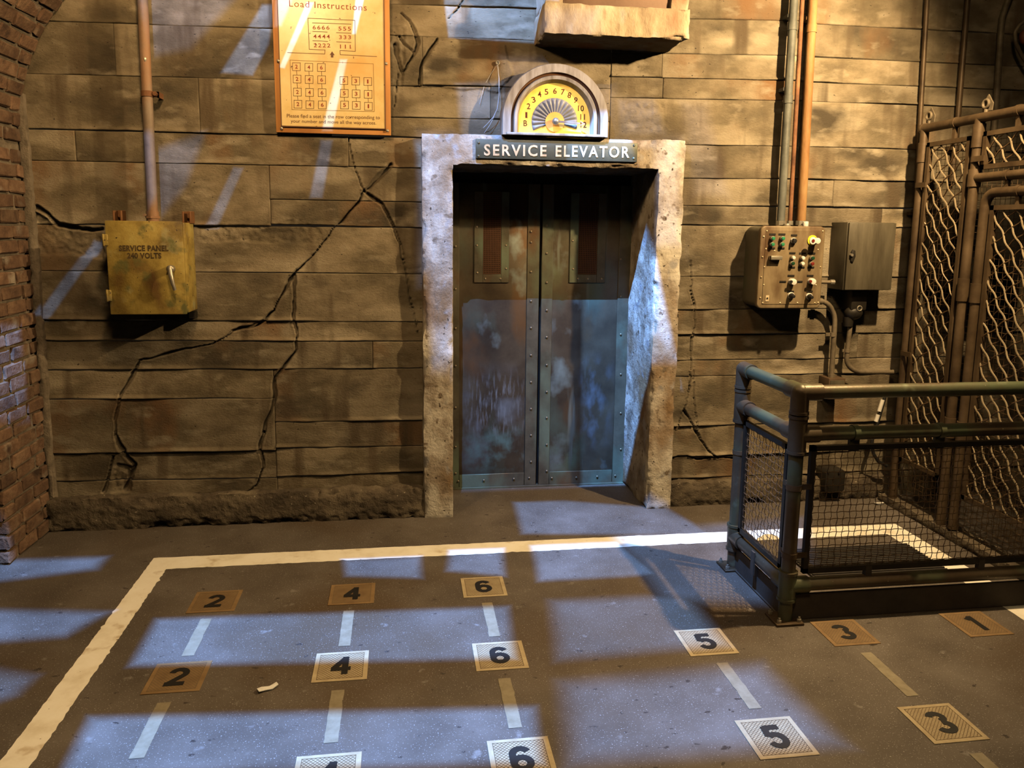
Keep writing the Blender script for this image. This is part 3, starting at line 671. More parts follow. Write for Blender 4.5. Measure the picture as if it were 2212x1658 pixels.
# ------------------------------------------------------------------ brick pier and arch on the left
wl_ = structE('wall_left')
XL = -1.915; PF = -.49
b = MB(); b.box(-2.7, XL-.012, PF+.012, .05, 0, 2.06)
R_A, CX, CZ = 1.10, XL+1.10, 2.06
arc = [(CX-(R_A+.012)*math.cos(t), CZ+(R_A+.012)*math.sin(t)) for t in np.linspace(0, 1.05, 16)]
b.prism(arc+[(-1.6, 3.2), (-2.7, 3.2), (-2.7, 2.06)], lambda u, v, w: (u, w, v), PF+.012, .05)
b.build('mortar_core', 'mortar', wl_, smooth=0)
bms = {}
def brick_mesh(ln, var):
    k = (round(ln, 3), var)
    if k in bms: return bms[k]
    r = random.Random(hash(k) & 0xffff); bm = bmesh.new(); bmesh.ops.create_cube(bm, size=1)
    for v in bm.verts:
        v.co.x = v.co.x*.05; v.co.y *= ln; v.co.z *= .062
    bmesh.ops.bevel(bm, geom=bm.edges[:], offset=.006, segments=1, affect='EDGES')
    for v in bm.verts: v.co += Vector((r.uniform(-.004, .004), r.uniform(-.004, .004), r.uniform(-.004, .004)))
    me = bpy.data.meshes.new('brick'); bm.to_mesh(me); bm.free(); me.materials.append(MT['brick']); bms[k] = me; return me
def put_brick(ln, loc, ry, rz=0):
    o = bpy.data.objects.new('brick', brick_mesh(ln, rb.randrange(3))); COL.objects.link(o); o.parent = wl_
    o.location = loc; o.rotation_euler = (rb.uniform(-.02, .02), ry, rz+rb.uniform(-.02, .02))
pats = [(.105, .19, .165), (.19, .19, .08), (.15, .2, .11)]
z = .038; k = 0
while z < 2.05:
    y = PF
    for ln in pats[k % 3]:
        put_brick(ln-.012, (XL-.022+rb.uniform(-.007, .004), y+ln/2, z), 0); y += ln+.0095
    put_brick(.2, (XL-.14+(.03 if k % 2 else -.02), PF+.022+rb.uniform(-.004, .004), z), 0, math.pi/2)
    z += .075; k += 1
t = .03
while t < 1.04:
    y = PF; n = (math.cos(t), -math.sin(t))
    for ln in pats[k % 3]:
        put_brick(ln-.012, (CX-(R_A+.022+rb.uniform(-.003, .006))*n[0], y+ln/2, CZ-(R_A+.022)*n[1]), t); y += ln+.0095
    t += .069; k += 1
tr3 = structE('trim_2')
rough_box('mortar_strip', XL-.01, XL+.036, -.03, .02, 0, 2.30, .012, .014, 5, 'mortar', tr3, .008, .004)

# ------------------------------------------------------------------ floor markings
line = MB(); rl = random.Random(11)
def rag(a, b_, n, amp, axis):
    out = []
    for i in range(n):
        t = i/(n-1); p = [a[0]+(b_[0]-a[0])*t, a[1]+(b_[1]-a[1])*t]
        if 0 < i < n-1: p[axis] += rl.uniform(-amp, amp)*(3 if rl.random() < .08 else 1)
        out.append(p)
    return out
LX0, LX1, LY = -1.25, 2.795, -.478
out = rag((LX0, -3.4), (LX0, LY), 160, .002, 0)+rag((LX0, LY), (LX1, LY), 160, .002, 1)[1:]+rag((LX1, LY), (LX1, -3.4), 60, .002, 0)[1:]
inn = rag((LX0+.1, -3.4), (LX0+.1, LY-.14), 160, .003, 0)+rag((LX0+.1, LY-.14), (LX1-.14, LY-.135), 160, .003, 1)[1:]+rag((LX1-.14, LY-.135), (LX1-.14, -3.4), 60, .002, 0)[1:]
n = len(out)
for z in (.0015,):
    vs = [(p[0], p[1], z) for p in out]+[(p[0], p[1], z) for p in inn]
    line.add(vs, [(i, i+1, n+i+1, n+i) for i in range(n-1)])
tag(line.build('painted_line', 'line', origin=(0, LY, 0), smooth=0), 'cream painted line on the floor framing the numbered standing area', 'line')
GX = {'2': -.84, '4': -.245, '6': .360, '5': 1.21, '3': 1.812, '1': 2.42}
GY = [-.985, -1.575, -2.175]
mats = {('2', 0): 'worn brown mat with black 2 inside the corner of the painted line',
        ('2', 1): 'brown hatched mat with black 2 left of the white paper scrap',
        ('4', 0): 'brown floor mat with black 4 closest to the back painted line',
        ('4', 1): 'pale hatched floor mat with black 4 just right of the white paper scrap',
        ('4', 2): 'floor mat cut off by the bottom picture edge showing only the top of 4',
        ('6', 0): 'tan floor mat with black 6 nearest the elevator doorway',
        ('6', 1): 'pale hatched floor mat with black 6, the middle one of its column',
        ('6', 2): 'large pale mat with black 6 touching the bottom picture edge',
        ('5', 1): 'tan floor mat with black 5 left of the railing corner post',
        ('5', 2): 'large tan hatched mat with black 5 in the lower right foreground',
        ('3', 1): 'brownish floor mat with black 3 against the railing kick plate',
        ('3', 2): 'hatched tan mat with black 3 below the long brown tape strip',
        ('1', 1): 'worn dark brown mat with a lone black 1 below the railing'}
for (dgt, r_), lab in mats.items():
    x, y = GX[dgt]+rl.uniform(-.004, .004), GY[r_]; hw, hh = .101, .099
    mm = 'matbrown' if (dgt, r_) in (('2', 0), ('2', 1), ('4', 0), ('1', 1), ('3', 1)) else 'mat'
    t = thing('number_mat', lab, 'floor mat', (x, y, 0), 'numbered mats on the floor')
    b = MB(); b.box(x-hw, x+hw, y-hh, y+hh, 0, .003); b.build('grip_sheet', mm, t, bevel=.001, seg=1)
    b = MB()
    # cross-hatched grip lines inside a plain margin
    a = .083; st = .0135; k = -int(2*a/st)
    while k*st < 2*a:
        c = k*st
        for sg in (1, -1):
            # line u*sg - v = c clipped to the square
            pts = []
            for u in (-a, a):
                v = sg*u-c
                if -a <= v <= a: pts.append((u, v))
            for v in (-a, a):
                u = (v+c)*sg
                if -a < u < a: pts.append((u, v))
            if len(pts) >= 2:
                (u0_, v0), (u1, v1) = pts[0], pts[1]; L = math.hypot(u1-u0_, v1-v0)
                if L > .01:
                    nx, ny = -(v1-v0)/L*.0009, (u1-u0_)/L*.0009
                    b.add([(x+u0_-nx, y+v0-ny, .0034), (x+u1-nx, y+v1-ny, .0034), (x+u1+nx, y+v1+ny, .0034), (x+u0_+nx, y+v0+ny, .0034)], [(0, 1, 2, 3)])
        k += 1
    for (p, q) in (((-a, -a), (a, -a)), ((a, -a), (a, a)), ((a, a), (-a, a)), ((-a, a), (-a, -a))):
        wx = .0012
        b.box(x+min(p[0], q[0])-wx, x+max(p[0], q[0])+wx, y+min(p[1], q[1])-wx, y+max(p[1], q[1])+wx, .003, .0035)
    b.build('grip_lines', 'hatch', t, smooth=0)
    b = MB(); sc_ = .118; put_digit(b, dgt, (x-.325*sc_, y-.059, .0042), (sc_, 0, 0), (0, sc_, 0))
    b.build('numeral', 'black', t, smooth=0)
tapes = {('2', 0): 'narrow tan tape strip between the two brown 2 mats', ('2', 1): 'slanted tan tape strip running off below the leftmost hatched mat',
         ('4', 0): 'short pale tape strip between the far brown 4 and the hatched 4', ('4', 1): 'tan tape strip right of the paper scrap, above the cut off 4',
         ('6', 0): 'pale tape strip below the 6 mat nearest the doorway', ('6', 1): 'tan and pale tape strip between the second 6 and the bottom edge 6',
         ('5', 1): 'slanted tan tape strip joining the two 5 mats', ('3', 1): 'long brown tape strip joining the two 3 mats at right', ('3', 2): 'tape strip cut off by the lower right picture edge'}
for (dgt, r_), lab in tapes.items():
    x = GX[dgt]; y1, y0 = GY[r_]-.155, GY[r_]-.445
    if r_ == 0: y1 -= .0
    w = .023; b = MB(); L_ = rag((x-w, y0), (x-w, y1), 14, .0012, 0); R_ = rag((x+w, y0), (x+w, y1), 14, .0012, 0)
    vs = [(p[0], p[1], .0016) for p in L_]+[(p[0], p[1], .0016) for p in R_]
    b.add(vs, [(i, 14+i, 15+i, i+1) for i in range(13)])
    tag(b.build('tape_strip', 'tape', origin=(x, (y0+y1)/2, 0), smooth=0), lab, 'tape', 'tape strips joining the numbered mats')
def scrap(px, py, w, d_, rot, label):
    p = Fl(px, py); b = MB(); r = random.Random(px); c, s_ = math.cos(rot), math.sin(rot)
    pts = [(-w, -d_), (-w*.4, -d_*.7), (w*.3, -d_*1.1), (w, -d_*.5), (w*.95, d_*.8), (w*.2, d_*.6), (-w*.5, d_*1.1), (-w*1.05, d_*.5)]
    P3 = [(p[0]+u*c-v*s_, p[1]+u*s_+v*c, .004+.008*abs(u/w)) for u, v in pts]
    nn = len(pts); b.add(P3+[(a_, b_, c_-.003) for a_, b_, c_ in P3], [tuple(range(nn)), tuple(range(2*nn-1, nn-1, -1))]+[(i, (i+1) % nn, nn+(i+1) % nn, nn+i) for i in range(nn)])
    tag(b.build('paper_scrap', 'paper', smooth=0), label, 'litter')
scrap(579, 1488, .036, .014, .45, 'crumpled white paper scrap on the floor between the 2 and 4 mats')
scrap(1899, 1089, .03, .012, .1, 'small white paper scrap on the floor behind the railing')
# rubber mat behind the railing
t = thing('drain_mat', 'black ribbed rubber mat lying behind the railing', 'mat', (2.3, -.93, 0))
b = MB(); b.box(1.95, 2.66, -1.12, -.775, .0, .010); b.build('mat_base', 'rubber', t)
for i in range(17):
    y = -1.11+i*.0205
    b = MB(); b.box(1.955, 2.655, y-.004, y+.004, .010, .018); b.build('rib', 'rubber', t, smooth=0)

# ------------------------------------------------------------------ left conduit and yellow service panel
SY = -.20
sx0, sx1 = W(232, 580, SY)[0], W(399, 580, SY)[0]; sz0, sz1 = W(320, 679, SY)[2], W(310, 477, SY)[2]
t = thing('service_panel', 'worn yellow metal electrical cabinet on the left of the wall', 'electrical box', ((sx0+sx1)/2, -.1, sz0))
b = MB(); b.box(sx0+.006, sx1+.004, SY+.022, -.002, sz0+.006, sz1-.006); b.build('body', 'yellow', t, bevel=.006)
b = MB(); b.box(sx0, sx1-.002, SY, SY+.020, sz0, sz1); dr = b.build('door', 'yellow', t, bevel=.005)
for py in (518, 638):
    b = MB(); p = W(231, py, SY); b.box(sx0-.012, sx0+.012, SY-.007, SY+.03, p[2]-.028, p[2]+.028); b.cyl((sx0-.008, SY-.004, p[2]-.03), (sx0-.008, SY-.004, p[2]+.03), .006, n=10); b.build('hinge', 'yellow', t, bevel=.002, seg=1)
hp = W(371, 580, SY); b = MB()
b.cyl(hp, hp+np.array([0, -.03, 0]), .019, n=18); b.sphere(hp+np.array([0, -.03, 0]), .019, 14, 8, (1, .5, 1)); b.build('handle_boss', 'zinc', dr)
b = MB(); q = W(378, 626, SY-.045); a = hp+np.array([0, -.036, 0])
b.tube([a+np.array([0, 0, .004]), a*.7+q*.3+np.array([0, -.008, 0]), a*.3+q*.7+np.array([0, -.01, 0]), q], [.013, .012, .010, .008], 10); b.build('handle', 'zinc', dr)
letters(dr, 'stencilled_letter', 'stencil', 'SERVICE PANEL', 257, 542.5, 364, 542.5, 13, SY-.0012, .05, 1.1); letters(dr, 'stencilled_letter', 'stencil', '240 VOLTS', 275, 558.5, 349, 558.5, 13, SY-.0012, .05, 1.1)
for px, py, y_ in ((256, 468, -.05), (405, 470, -.06)):
    p = W(px, py, y_); b = MB(); b.box(p[0]-.022, p[0]-.014, y_-.02, -.002, p[2]-.03, p[2]+.032); b.box(p[0]+.014, p[0]+.022, y_-.02, -.002, p[2]-.03, p[2]+.032); b.box(p[0]-.02, p[0]+.02, -.012, -.003, p[2]-.03, p[2]+.034); b.cyl((p[0], -.012, p[2]+.006), (p[0], -.03, p[2]+.006), .011, n=8); b.build('mounting_bracket', 'brace', t, bevel=.0015, seg=1)
b = MB(); p = W(418, 681, -.03); b.box(p[0]-.015, p[0]+.015, -.06, -.002, p[2]-.012, p[2]+.02); b.build('bottom_lug', 'blackmetal', t)
py_ = -.085
p0 = W(310, -60, py_); p1 = W(330, 466, py_); xq = p1[0]
t = thing('conduit_pipe', 'rusty brown conduit pipe rising from the yellow cabinet', 'pipe', (xq, py_, sz1))
b = MB(); b.tube([(W(311, 40, py_)[0], py_, 3.1), (W(320, 250, py_)[0], py_, W(320, 250, py_)[2]), (xq, py_, sz1-.004)], .026, 16); b.build('pipe', 'brownpipe', t)
b = MB(); b.cyl((xq, py_, sz1-.004), (xq, py_, sz1+.05), .031, n=16); b.cyl((xq, py_, sz1+.014), (xq, py_, sz1+.026), .036, n=8); b.cyl((xq-.03, py_-.02, sz1+.03), (xq-.03, py_-.04, sz1+.03), .008, n=8); b.build('coupling', 'brownpipe', t)
pc = W(318, 203, py_); b = MB(); b.cyl((pc[0], py_, pc[2]-.014), (pc[0], py_, pc[2]+.014), .030, n=16); b.box(pc[0]+.02, pc[0]+.055, py_+.0, py_+.008, pc[2]-.014, pc[2]+.014); b.box(pc[0]+.045, pc[0]+.055, py_, -.002, pc[2]-.014, pc[2]+.014)
b.cyl((pc[0]+.042, py_+.002, pc[2]), (pc[0]+.042, py_-.02, pc[2]), .011, n=6); b.build('pipe_clamp', 'rustpipe', t)
pc = W(313, 130, py_); b = MB(); b.sphere((pc[0]+.006, py_-.016, pc[2]), .017, 8, 6, (.7, .7, 1.2)); b.build('paint_chip', 'zinc', t)

# ------------------------------------------------------------------ instruction board
IY = -.035
ix0, ix1 = W(592, 150, IY)[0], W(843, 150, IY)[0]; iz0 = W(720, 289, IY)[2]; iz1 = W(716, -62, IY)[2]
t = thing('instruction_board', 'copper framed yellowed instruction board hung high on the wall', 'sign', ((ix0+ix1)/2, -.02, iz0))
b = MB(); b.box(ix0, ix1, IY, -.017, iz0, iz1); b.build('backboard', 'copper', t, bevel=.003)
b = MB(); e_ = .031; b.box(ix0+e_, ix1-e_, IY-.006, IY+.001, iz0+.034, iz1-.03); sh = b.build('sheet', 'sheet', t, bevel=.001, seg=1)
b = MB()
for x0, x1, z0, z1 in ((ix0+e_-.004, ix0+e_, iz0+.03, iz1-.03), (ix1-e_, ix1-e_+.004, iz0+.03, iz1-.03), (ix0+e_-.004, ix1-e_+.004, iz0+.029, iz0+.034)):
    b.box(x0, x1, IY-.009, IY+.001, z0, z1)
b.build('sheet_edging', 'brownink', t, smooth=0)
for px, py in ((601, 131), (834, 137), (608, 277), (837, 282)):
    p = W(px, py, IY-.008); b = MB(); b.sphere(p, .008, 10, 6, (1, .6, 1)); b.build('screw', 'zinc', t)
TY = IY-.0068
P_ = lambda u, v: (550+u/3.685, v/3.685)
def ptext(mb, st, u0_, v0, u1, v1, h, bold=.0, sp=1.0):
    a = P_(u0_, v0); c = P_(u1, v1); wtext(mb, st, a[0], a[1], c[0], c[1], h/3.685, TY, bold, sp)
a = P_(275, 52); c = P_(893, 86); letters(sh, 'title_letter', 'redink', 'Load Instructions', *a, *c, 52/3.685, TY, .0, 1.12)
for st, u_, v, q, v2 in (('6666', 462, 234, 597, 236), ('555', 667, 243, 767, 245), ('4444', 467, 305, 600, 307), ('333', 672, 311, 767, 313), ('2222', 470, 376, 603, 378), ('111', 680, 386, 765, 388)):
    letters(sh, 'row_number', 'redink', st, *P_(u_, v), *P_(q, v2), 32/3.685, TY, .012, 1.25)
b = MB(); lw = .0028
for pl in ([(425, 145), (798, 162), (802, 408), (680, 402), (682, 435), (972, 450)], [(425, 145), (435, 392), (560, 398), (558, 430), (262, 418)], [(460, 182), (768, 192)], [(462, 250), (578, 255)], [(652, 260), (768, 265)], [(463, 324), (582, 329)], [(652, 332), (768, 338)]):
    strip(b, [P_(*q) for q in pl], lw, TY)
ar = [W(*P_(u_, v), TY) for u_, v in ((617, 408), (638, 440), (627, 438), (627, 458), (607, 457), (607, 436), (597, 438))]
b.add(ar, [tuple(range(7))]); b.build('diagram_lines', 'brownink', sh, smooth=0)
b = MB(); strip(b, [P_(*q) for q in ((282, 478), (945, 508), (952, 888), (297, 872), (282, 478))], .0028, TY+.0003); b.build('faint_border', 'faintink', sh, smooth=0)
sqs = [('2', [(333, 530), (338, 628), (341, 732), (345, 828)]), ('4', [(432, 535), (434, 632), (437, 735), (440, 832)]), ('6', [(532, 537), (534, 634), (537, 737), (539, 834)]),
       ('5', [(711, 640), (714, 742), (716, 835)]), ('3', [(805, 644), (808, 746), (810, 838)]), ('1', [(901, 648), (904, 750), (906, 845)])]
for d_, ps in sqs:
    for i, (u_, v) in enumerate(ps):
        b = MB(); s_ = 31; strip(b, [P_(u_-s_, v-s_), P_(u_+s_, v-s_+1), P_(u_+s_, v+s_+1), P_(u_-s_, v+s_), P_(u_-s_, v-s_)], .0024, TY)
        if i: strip(b, [P_(ps[i-1][0], ps[i-1][1]+s_), P_(u_, v-s_)], .0024, TY)
        b.build('seat_box', 'brownink', sh, smooth=0)
        w = 12 if d_ == '1' else 22; c = MB(); ptext(c, d_, u_-w/2, v+16, u_+w/2, v+16, 32, .02); c.build('seat_number', 'redink', sh, smooth=0)
b = MB(); ptext(b, 'Please find a seat in the row corresponding to', 257, 944, 998, 958, 38, .004); ptext(b, 'your number and move all the way across.', 288, 984, 968, 1000, 36, .004); o = b.build('caption_lettering', 'brownink', sh, smooth=0); o['kind'] = 'stuff'

# ------------------------------------------------------------------ floor indicator and sign plate on the surround
zb = 2.158
DF = -.125
pc = W(1199, 264, DF); px_ = pc[0]; pz_ = pc[2]
def arch_sweep(mb, prof, cx, cz, zbase, n=48):
    """profile of (radius, y) swept over a stilted half circle"""
    path = [(-1, None)]+[(None, a) for a in np.linspace(math.pi, 0, n)]+[(1, None)]
    rows = []
    for s_, a in path:
        rows.append([(cx+s_*r, y, zbase) if a is None else (cx+r*math.cos(a), y, cz+r*math.sin(a)) for r, y in prof])
    m_ = len(prof); vs = [p for row in rows for p in row]
    mb.add(vs, [(i*m_+j, i*m_+j+1, (i+1)*m_+j+1, (i+1)*m_+j) for i in range(len(rows)-1) for j in range(m_-1)])
RO = (W(1315, 262, DF)[0]-W(1085, 262, DF)[0])/2; xo = (W(1315, 262, DF)[0]+W(1085, 262, DF)[0])/2
czo = W(1200, 136, DF)[2]-RO; cz = max(czo, zb+.02)
t = thing('floor_indicator', 'half round elevator floor dial with a lit yellow face above the doorway', 'dial', (xo, -.1, zb))
b = MB(); r = RO
arch_sweep(b, [(r*.99, -.0), (r, -0.115), (r*.985, -0.125), (r*.842, -0.125), (r*.825, -0.111), (r*.80, -0.107), (r*.785, -0.119), (r*.77, -0.125), (r*.72, -0.121), (r*.715, -0.115), (r*.685, -0.085), (r*.675, -0.075)], xo, cz, zb)
b.build('housing', 'dial', t, smooth=35)
b = MB(); arch_sweep(b, [(r*.838, -0.1255), (r*.826, -0.1125), (r*.80, -0.1085), (r*.788, -0.1195)], xo, cz, zb); b.build('dark_groove', 'brownink', t, smooth=35)
b = MB(); arch_sweep(b, [(r*.68, -0.077), (.001, -0.077)], xo, cz, zb); face = b.build('dial_face', 'dialface', t, smooth=0)
b = MB(); b.box(xo-r*.92, xo+r*.93, -0.13, -0.065, zb-.001, zb+.013); b.build('base_bar', 'dial', t, bevel=.004)
b = MB(); b.box(xo-r*.97, xo+r*.97, -.01, .0, zb, zb+.05); b.build('back_edge', 'dial', t)
# fluted fan around the pivot
fx, fz = W(1199, 263, -0.09)[0], W(1199, 263, -0.09)[2]
r1, r2 = .052, .128
a = -0.28; st = math.pi*2/28
while a < math.pi+.28:
    b = MB(); vs = []; m_ = 5
    for i in range(m_):
        q = a+st*(i/(m_-1)); hgt = .011*math.sin(math.pi*i/(m_-1))
        for rr, k in ((r1, .45), ((r1+r2)/2, .9), (r2-.014, 1), (r2-.004, .55), (r2, -.1)):
            rx = rr
            vs.append((fx+rx*math.cos(q), -0.079-hgt*k, max(zb+.002, fz+rx*math.sin(q))))
    b.add(vs, [(i*5+j, i*5+j+1, (i+1)*5+j+1, (i+1)*5+j) for i in range(m_-1) for j in range(4)]); b.build('fan_blade', 'fan', t)
    a += st
b = MB(); b.cyl((fx, -0.077, fz), (fx, -0.085, fz), .053, n=32); b.build('hub_disc', 'dialhub', t)
b = MB(); b.sphere((fx, -0.11, fz), .020, 16, 10); b.cyl((fx, -0.075, fz), (fx, -0.11, fz), .010, n=12); b.build('pivot_boss', 'zinc', t)
b = MB(); an = -.055; ca, sa = math.cos(an), math.sin(an)
pt = lambda u_, v: (fx+u_*ca-v*sa, -0.111, fz+u_*sa+v*ca)
def flatp(mb, pts): mb.prism(pts, lambda u_, v, w_: (pt(u_, v)[0], -0.111+w_, pt(u_, v)[2]), -.003, .003)
flatp(b, [(.015, -.006), (.135, -.0035), (.135, .0035), (.015, .006)]); flatp(b, [(.134, -.013), (.165, 0), (.134, .013), (.137, .007), (.150, 0), (.137, -.007)]); b.build('pointer', 'brownpipe', t, smooth=0)
b = MB()
C5 = lambda u_, v: (1000+u_/3.685, v/3.685)
for st, u_, v in (('B', 497, 980), ('1', 505, 915), ('2', 523, 845), ('3', 563, 793), ('4', 610, 750), ('5', 665, 730), ('6', 733, 723), ('7', 795, 732), ('8', 848, 757), ('9', 897, 797), ('10', 940, 862), ('11', 953, 930), ('12', 960, 992)):
    b = MB(); q = W(*C5(u_, v), -0.0785); al = math.atan2(q[2]-fz, q[0]-fx)
    if st in '3456789': al = math.pi/2+(al-math.pi/2)*.30
    else: al = math.pi/2
    rt = np.array([math.sin(al), 0, -math.cos(al)]); up = np.array([math.cos(al), 0, math.sin(al)])
    h_ = .031; w = {'1': .011, '10': .033, '11': .026, '12': .034}.get(st, .020)
    put_text(b, st, q-rt*w/2-up*h_/2, rt*w, up*h_, .012)
    if st == '1':
        for k in ((.5,) if st == '1' else (.25, .75)):
            o_ = q-up*h_/2+rt*w*(k-.5)+np.array([0, -.0003, 0]); b.add([o_-rt*.005, o_+rt*.007, o_+rt*.007+up*.003, o_-rt*.005+up*.003], [(0, 1, 2, 3)])
    b.build('floor_number', 'dialink', t, smooth=0)

# sign plate
t_y = FR-.014
qx0, qx1 = W(1028, 322, t_y)[0], W(1377, 328, t_y)[0]; qz0, qz1 = W(1200, 345.5, t_y)[2], W(1200, 304, t_y)[2]
t = thing('elevator_sign', 'long green bronze sign plate reading service elevator over the doors', 'sign', ((qx0+qx1)/2, FR, qz0))
b = MB(); b.box(qx0, qx1, t_y, FR+.006, qz0, qz1); b.build('plate', 'signplate', t, bevel=.002)
letters(t, 'raised_letter', 'brass', 'SERVICE', 1045.5, 336, 1180.5, 338, 25, t_y-.003, .022, 1.25); letters(t, 'raised_letter', 'brass', 'ELEVATOR', 1200, 338.5, 1359.5, 341, 25, t_y-.003, .022, 1.25)
for px, py in ((1034, 308), (1033.5, 337), (1370, 314), (1369, 342)):
    p = W(px, py, t_y); b = MB(); b.sphere(p, .0075, 10, 6, (1, .6, 1)); b.build('screw', 'bronzestrip', t)
# loose wire from a wall anchor
p = W(1075, 136, -.02); t = thing('hanging_wire', 'thin pale loose wire hanging from a wall anchor beside the dial', 'wire', tuple(p))
b = MB(); 
for i in range(16):
    pass
ring = [(p[0]+.009*math.cos(a_), -.024, p[2]+.009*math.sin(a_)) for a_ in np.linspace(0, 2*math.pi, 17)]; b.tube(ring, .0035, 6, False); b.cyl((p[0], -.001, p[2]), (p[0], -.022, p[2]), .006, n=8); b.build('anchor', 'zinc', t)
b = MB(); b.tube([W(*q, yy) for q, yy in (((1075, 140), -.025), ((1078, 170), -.05), ((1078, 205), -.06), ((1074, 235), -.06), ((1066, 252), -.055), ((1052, 268), -.045), ((1044, 276), -.03))], .0016, 6); b.build('strand', 'wirew', t)
b = MB(); b.tube([W(*q, yy) for q, yy in (((1074, 140), -.022), ((1060, 160), -.012), ((1046, 185), -.012), ((1036, 225), -.012))], .0010, 5); b.tube([W(*q, yy) for q, yy in (((1070, 246), -.055), ((1058, 270), -.05), ((1046, 287), -.03))], .0012, 5); b.build('thin_strand', 'wirew', t)

# ------------------------------------------------------------------ right wall: conduits, control box, cabinet
def vpipe(name, label, xt, xb, yb, r, m, y, cat='pipe', zend=None, joints=()):
    pb = W(xb, yb, y); pt_ = W(xt, 0, y); x_t = pb[0]+(pt_[0]-pb[0])*((3.1-pb[2])/(pt_[2]-pb[2]))
    t = thing(name, label, cat, tuple(pb))
    b = MB(); b.tube([(x_t, y, 3.1), tuple(pb)], r, 16); b.build('pipe', m, t)
    for jy in joints:
        f = (jy-yb)/(0-yb); p = pb+(pt_-pb)*f
        b = MB(); b.cyl((p[0], y, p[2]-.022), (p[0], y, p[2]+.022), r+.004, n=16); b.build('coupling', m, t)
        b = MB(); b.box(p[0]-r-.004, p[0]+r+.004, y+r*.3, -.002, p[2]+.05, p[2]+.068); b.build('strap', m, t)
    b = MB(); b.cyl((pb[0], y, pb[2]), (pb[0], y, pb[2]+.025), r+.006, n=8); b.build('lock_nut', 'zinc', t)
    return t
CY = -.21
cx0, cx1 = W(1638.5, 590, CY)[0], W(1777, 590, CY)[0]; cz0, cz1 = W(1703, 666, CY)[2], W(1712, 488, CY)[2]
def cbp(u_, v, y=CY): return W(1590+u_/7.536, 470+v/7.536, y)
t = thing('control_box', 'olive brown control box covered in push buttons on the right wall', 'control box', ((cx0+cx1)/2, -.1, cz0))
def rrect(x0, x1, z0, z1, r, n=6):
    P = []
    for cx_, cz_, a0 in ((x1-r, z1-r, 0), (x0+r, z1-r, 90), (x0+r, z0+r, 180), (x1-r, z0+r, 270)):
        for i in range(n+1):
            a_ = math.radians(a0+90*i/n); P.append((cx_+r*math.cos(a_), cz_+r*math.sin(a_)))
    return P
b = MB(); b.prism(rrect(cx0+.004, cx1-.004, cz0+.004, cz1-.004, .04), lambda u_, v, w: (u_, w, v), CY+.03, -.002); b.build('body', 'ctrl', t, bevel=.012, seg=3)
b = MB(); b.prism(rrect(cx0, cx1, cz0, cz1, .03), lambda u_, v, w: (u_, w, v), CY, CY+.032); cov = b.build('cover', 'ctrlface', t, bevel=.007, seg=3)
fpL = cbp(452, 800)[0]; fpR = cbp(1365, 800)[0]; fzT = cbp(900, 205)[2]; fzB = cbp(880, 1405)[2]
b = MB(); b.box(fpL, fpR, CY-.003, CY+.002, fzB, fzT); fp = b.build('face_plate', 'ctrlface', t, bevel=.001, seg=1)
FY = CY-.003
proto = None
for u_, v in ((503, 215), (1412, 217), (452, 305), (487, 507), (1335, 520), (432, 637), (463, 800), (1374, 800), (412, 965), (452, 1093), (1300, 1093), (397, 1302), (433, 1384), (716, 1384), (1000, 1384), (1281, 1384), (1337, 1380), (628, 537)):
    p = cbp(u_, v, FY)
    if proto is None:
        b = MB(); b.sphere(p, .0048, 8, 6, (1, .7, 1)); proto = b.build('screw', 'brass', t); pp = p
    else:
        c = proto.copy(); COL.objects.link(c); c.parent = t; c.location = Vector(p-pp)
for u_, v, w in ((592, 270, 100), (745, 270, 110), (943, 285, 100), (915, 575, 100), (1080, 580, 110), (1230, 580, 115), (580, 497, 100), (735, 497, 105), (908, 808, 100), (1062, 808, 105), (1215, 808, 110), (893, 943, 110), (1205, 943, 105), (760, 1040, 105), (1038, 1040, 85), (883, 1200, 115), (1195, 1198, 100)):
    a_ = cbp(u_-w/2, v+14, FY); c_ = cbp(u_+w/2, v-14, FY); b = MB(); b.box(a_[0], c_[0], FY-.003, FY+.001, a_[2], c_[2]); b.build('legend_plate', 'blackmetal', t, smooth=0)
def button(u_, v, r, ln, mring, mcap, name='push_button', capr=.68):
    p = cbp(u_, v, FY); b = MB(); b.cyl(p, p+np.array([0, -ln*.72, 0]), r, n=20); o = b.build(name, mring, t, bevel=.0015, seg=1)
    b = MB(); b.cyl(p, p+np.array([0, -ln, 0]), r*capr, n=18); b.build('button_cap', mcap, o, bevel=.002, seg=2); return o
for u_, v in ((575, 335), (735, 335), (568, 432), (728, 432)): button(u_, v, .0125, .030, 'zinc', 'green', capr=.8)
for u_, v, m_ in ((905, 650, 'white'), (893, 740, 'dkgreen'), (1060, 655, 'white'), (1052, 745, 'white'), (1215, 655, 'dkgreen'), (1208, 745, 'red')): button(u_, v, .0125, .030, 'zinc', m_, capr=.8)
p = cbp(1238, 370, FY); b = MB(); b.cyl(p, p+np.array([0, -.006, 0]), .030, n=28); b.build('yellow_ring', 'yel', t, bevel=.001, seg=1)
button(1245, 375, .019, .060, 'zinc', 'white', 'emergency_stop', .9)
q = cbp(1245, 375, FY-.058); b = MB(); b.cyl(q, q+np.array([0, -.007, 0]), .021, n=24); b.build('stop_head', 'white', t, bevel=.003); b = MB(); b.cyl(q, q+np.array([0, -.010, 0]), .009, n=16); b.build('stop_center', 'red', t)
o = button(925, 375, .017, .022, 'white', 'black', 'selector_switch', .85)
p = cbp(925, 375, FY-.020); b = MB(); b.box(p[0]-.005, p[0]+.005, p[1]-.016, p[1], p[2]-.014, p[2]+.014); b.build('selector_lever', 'black', o, bevel=.003)
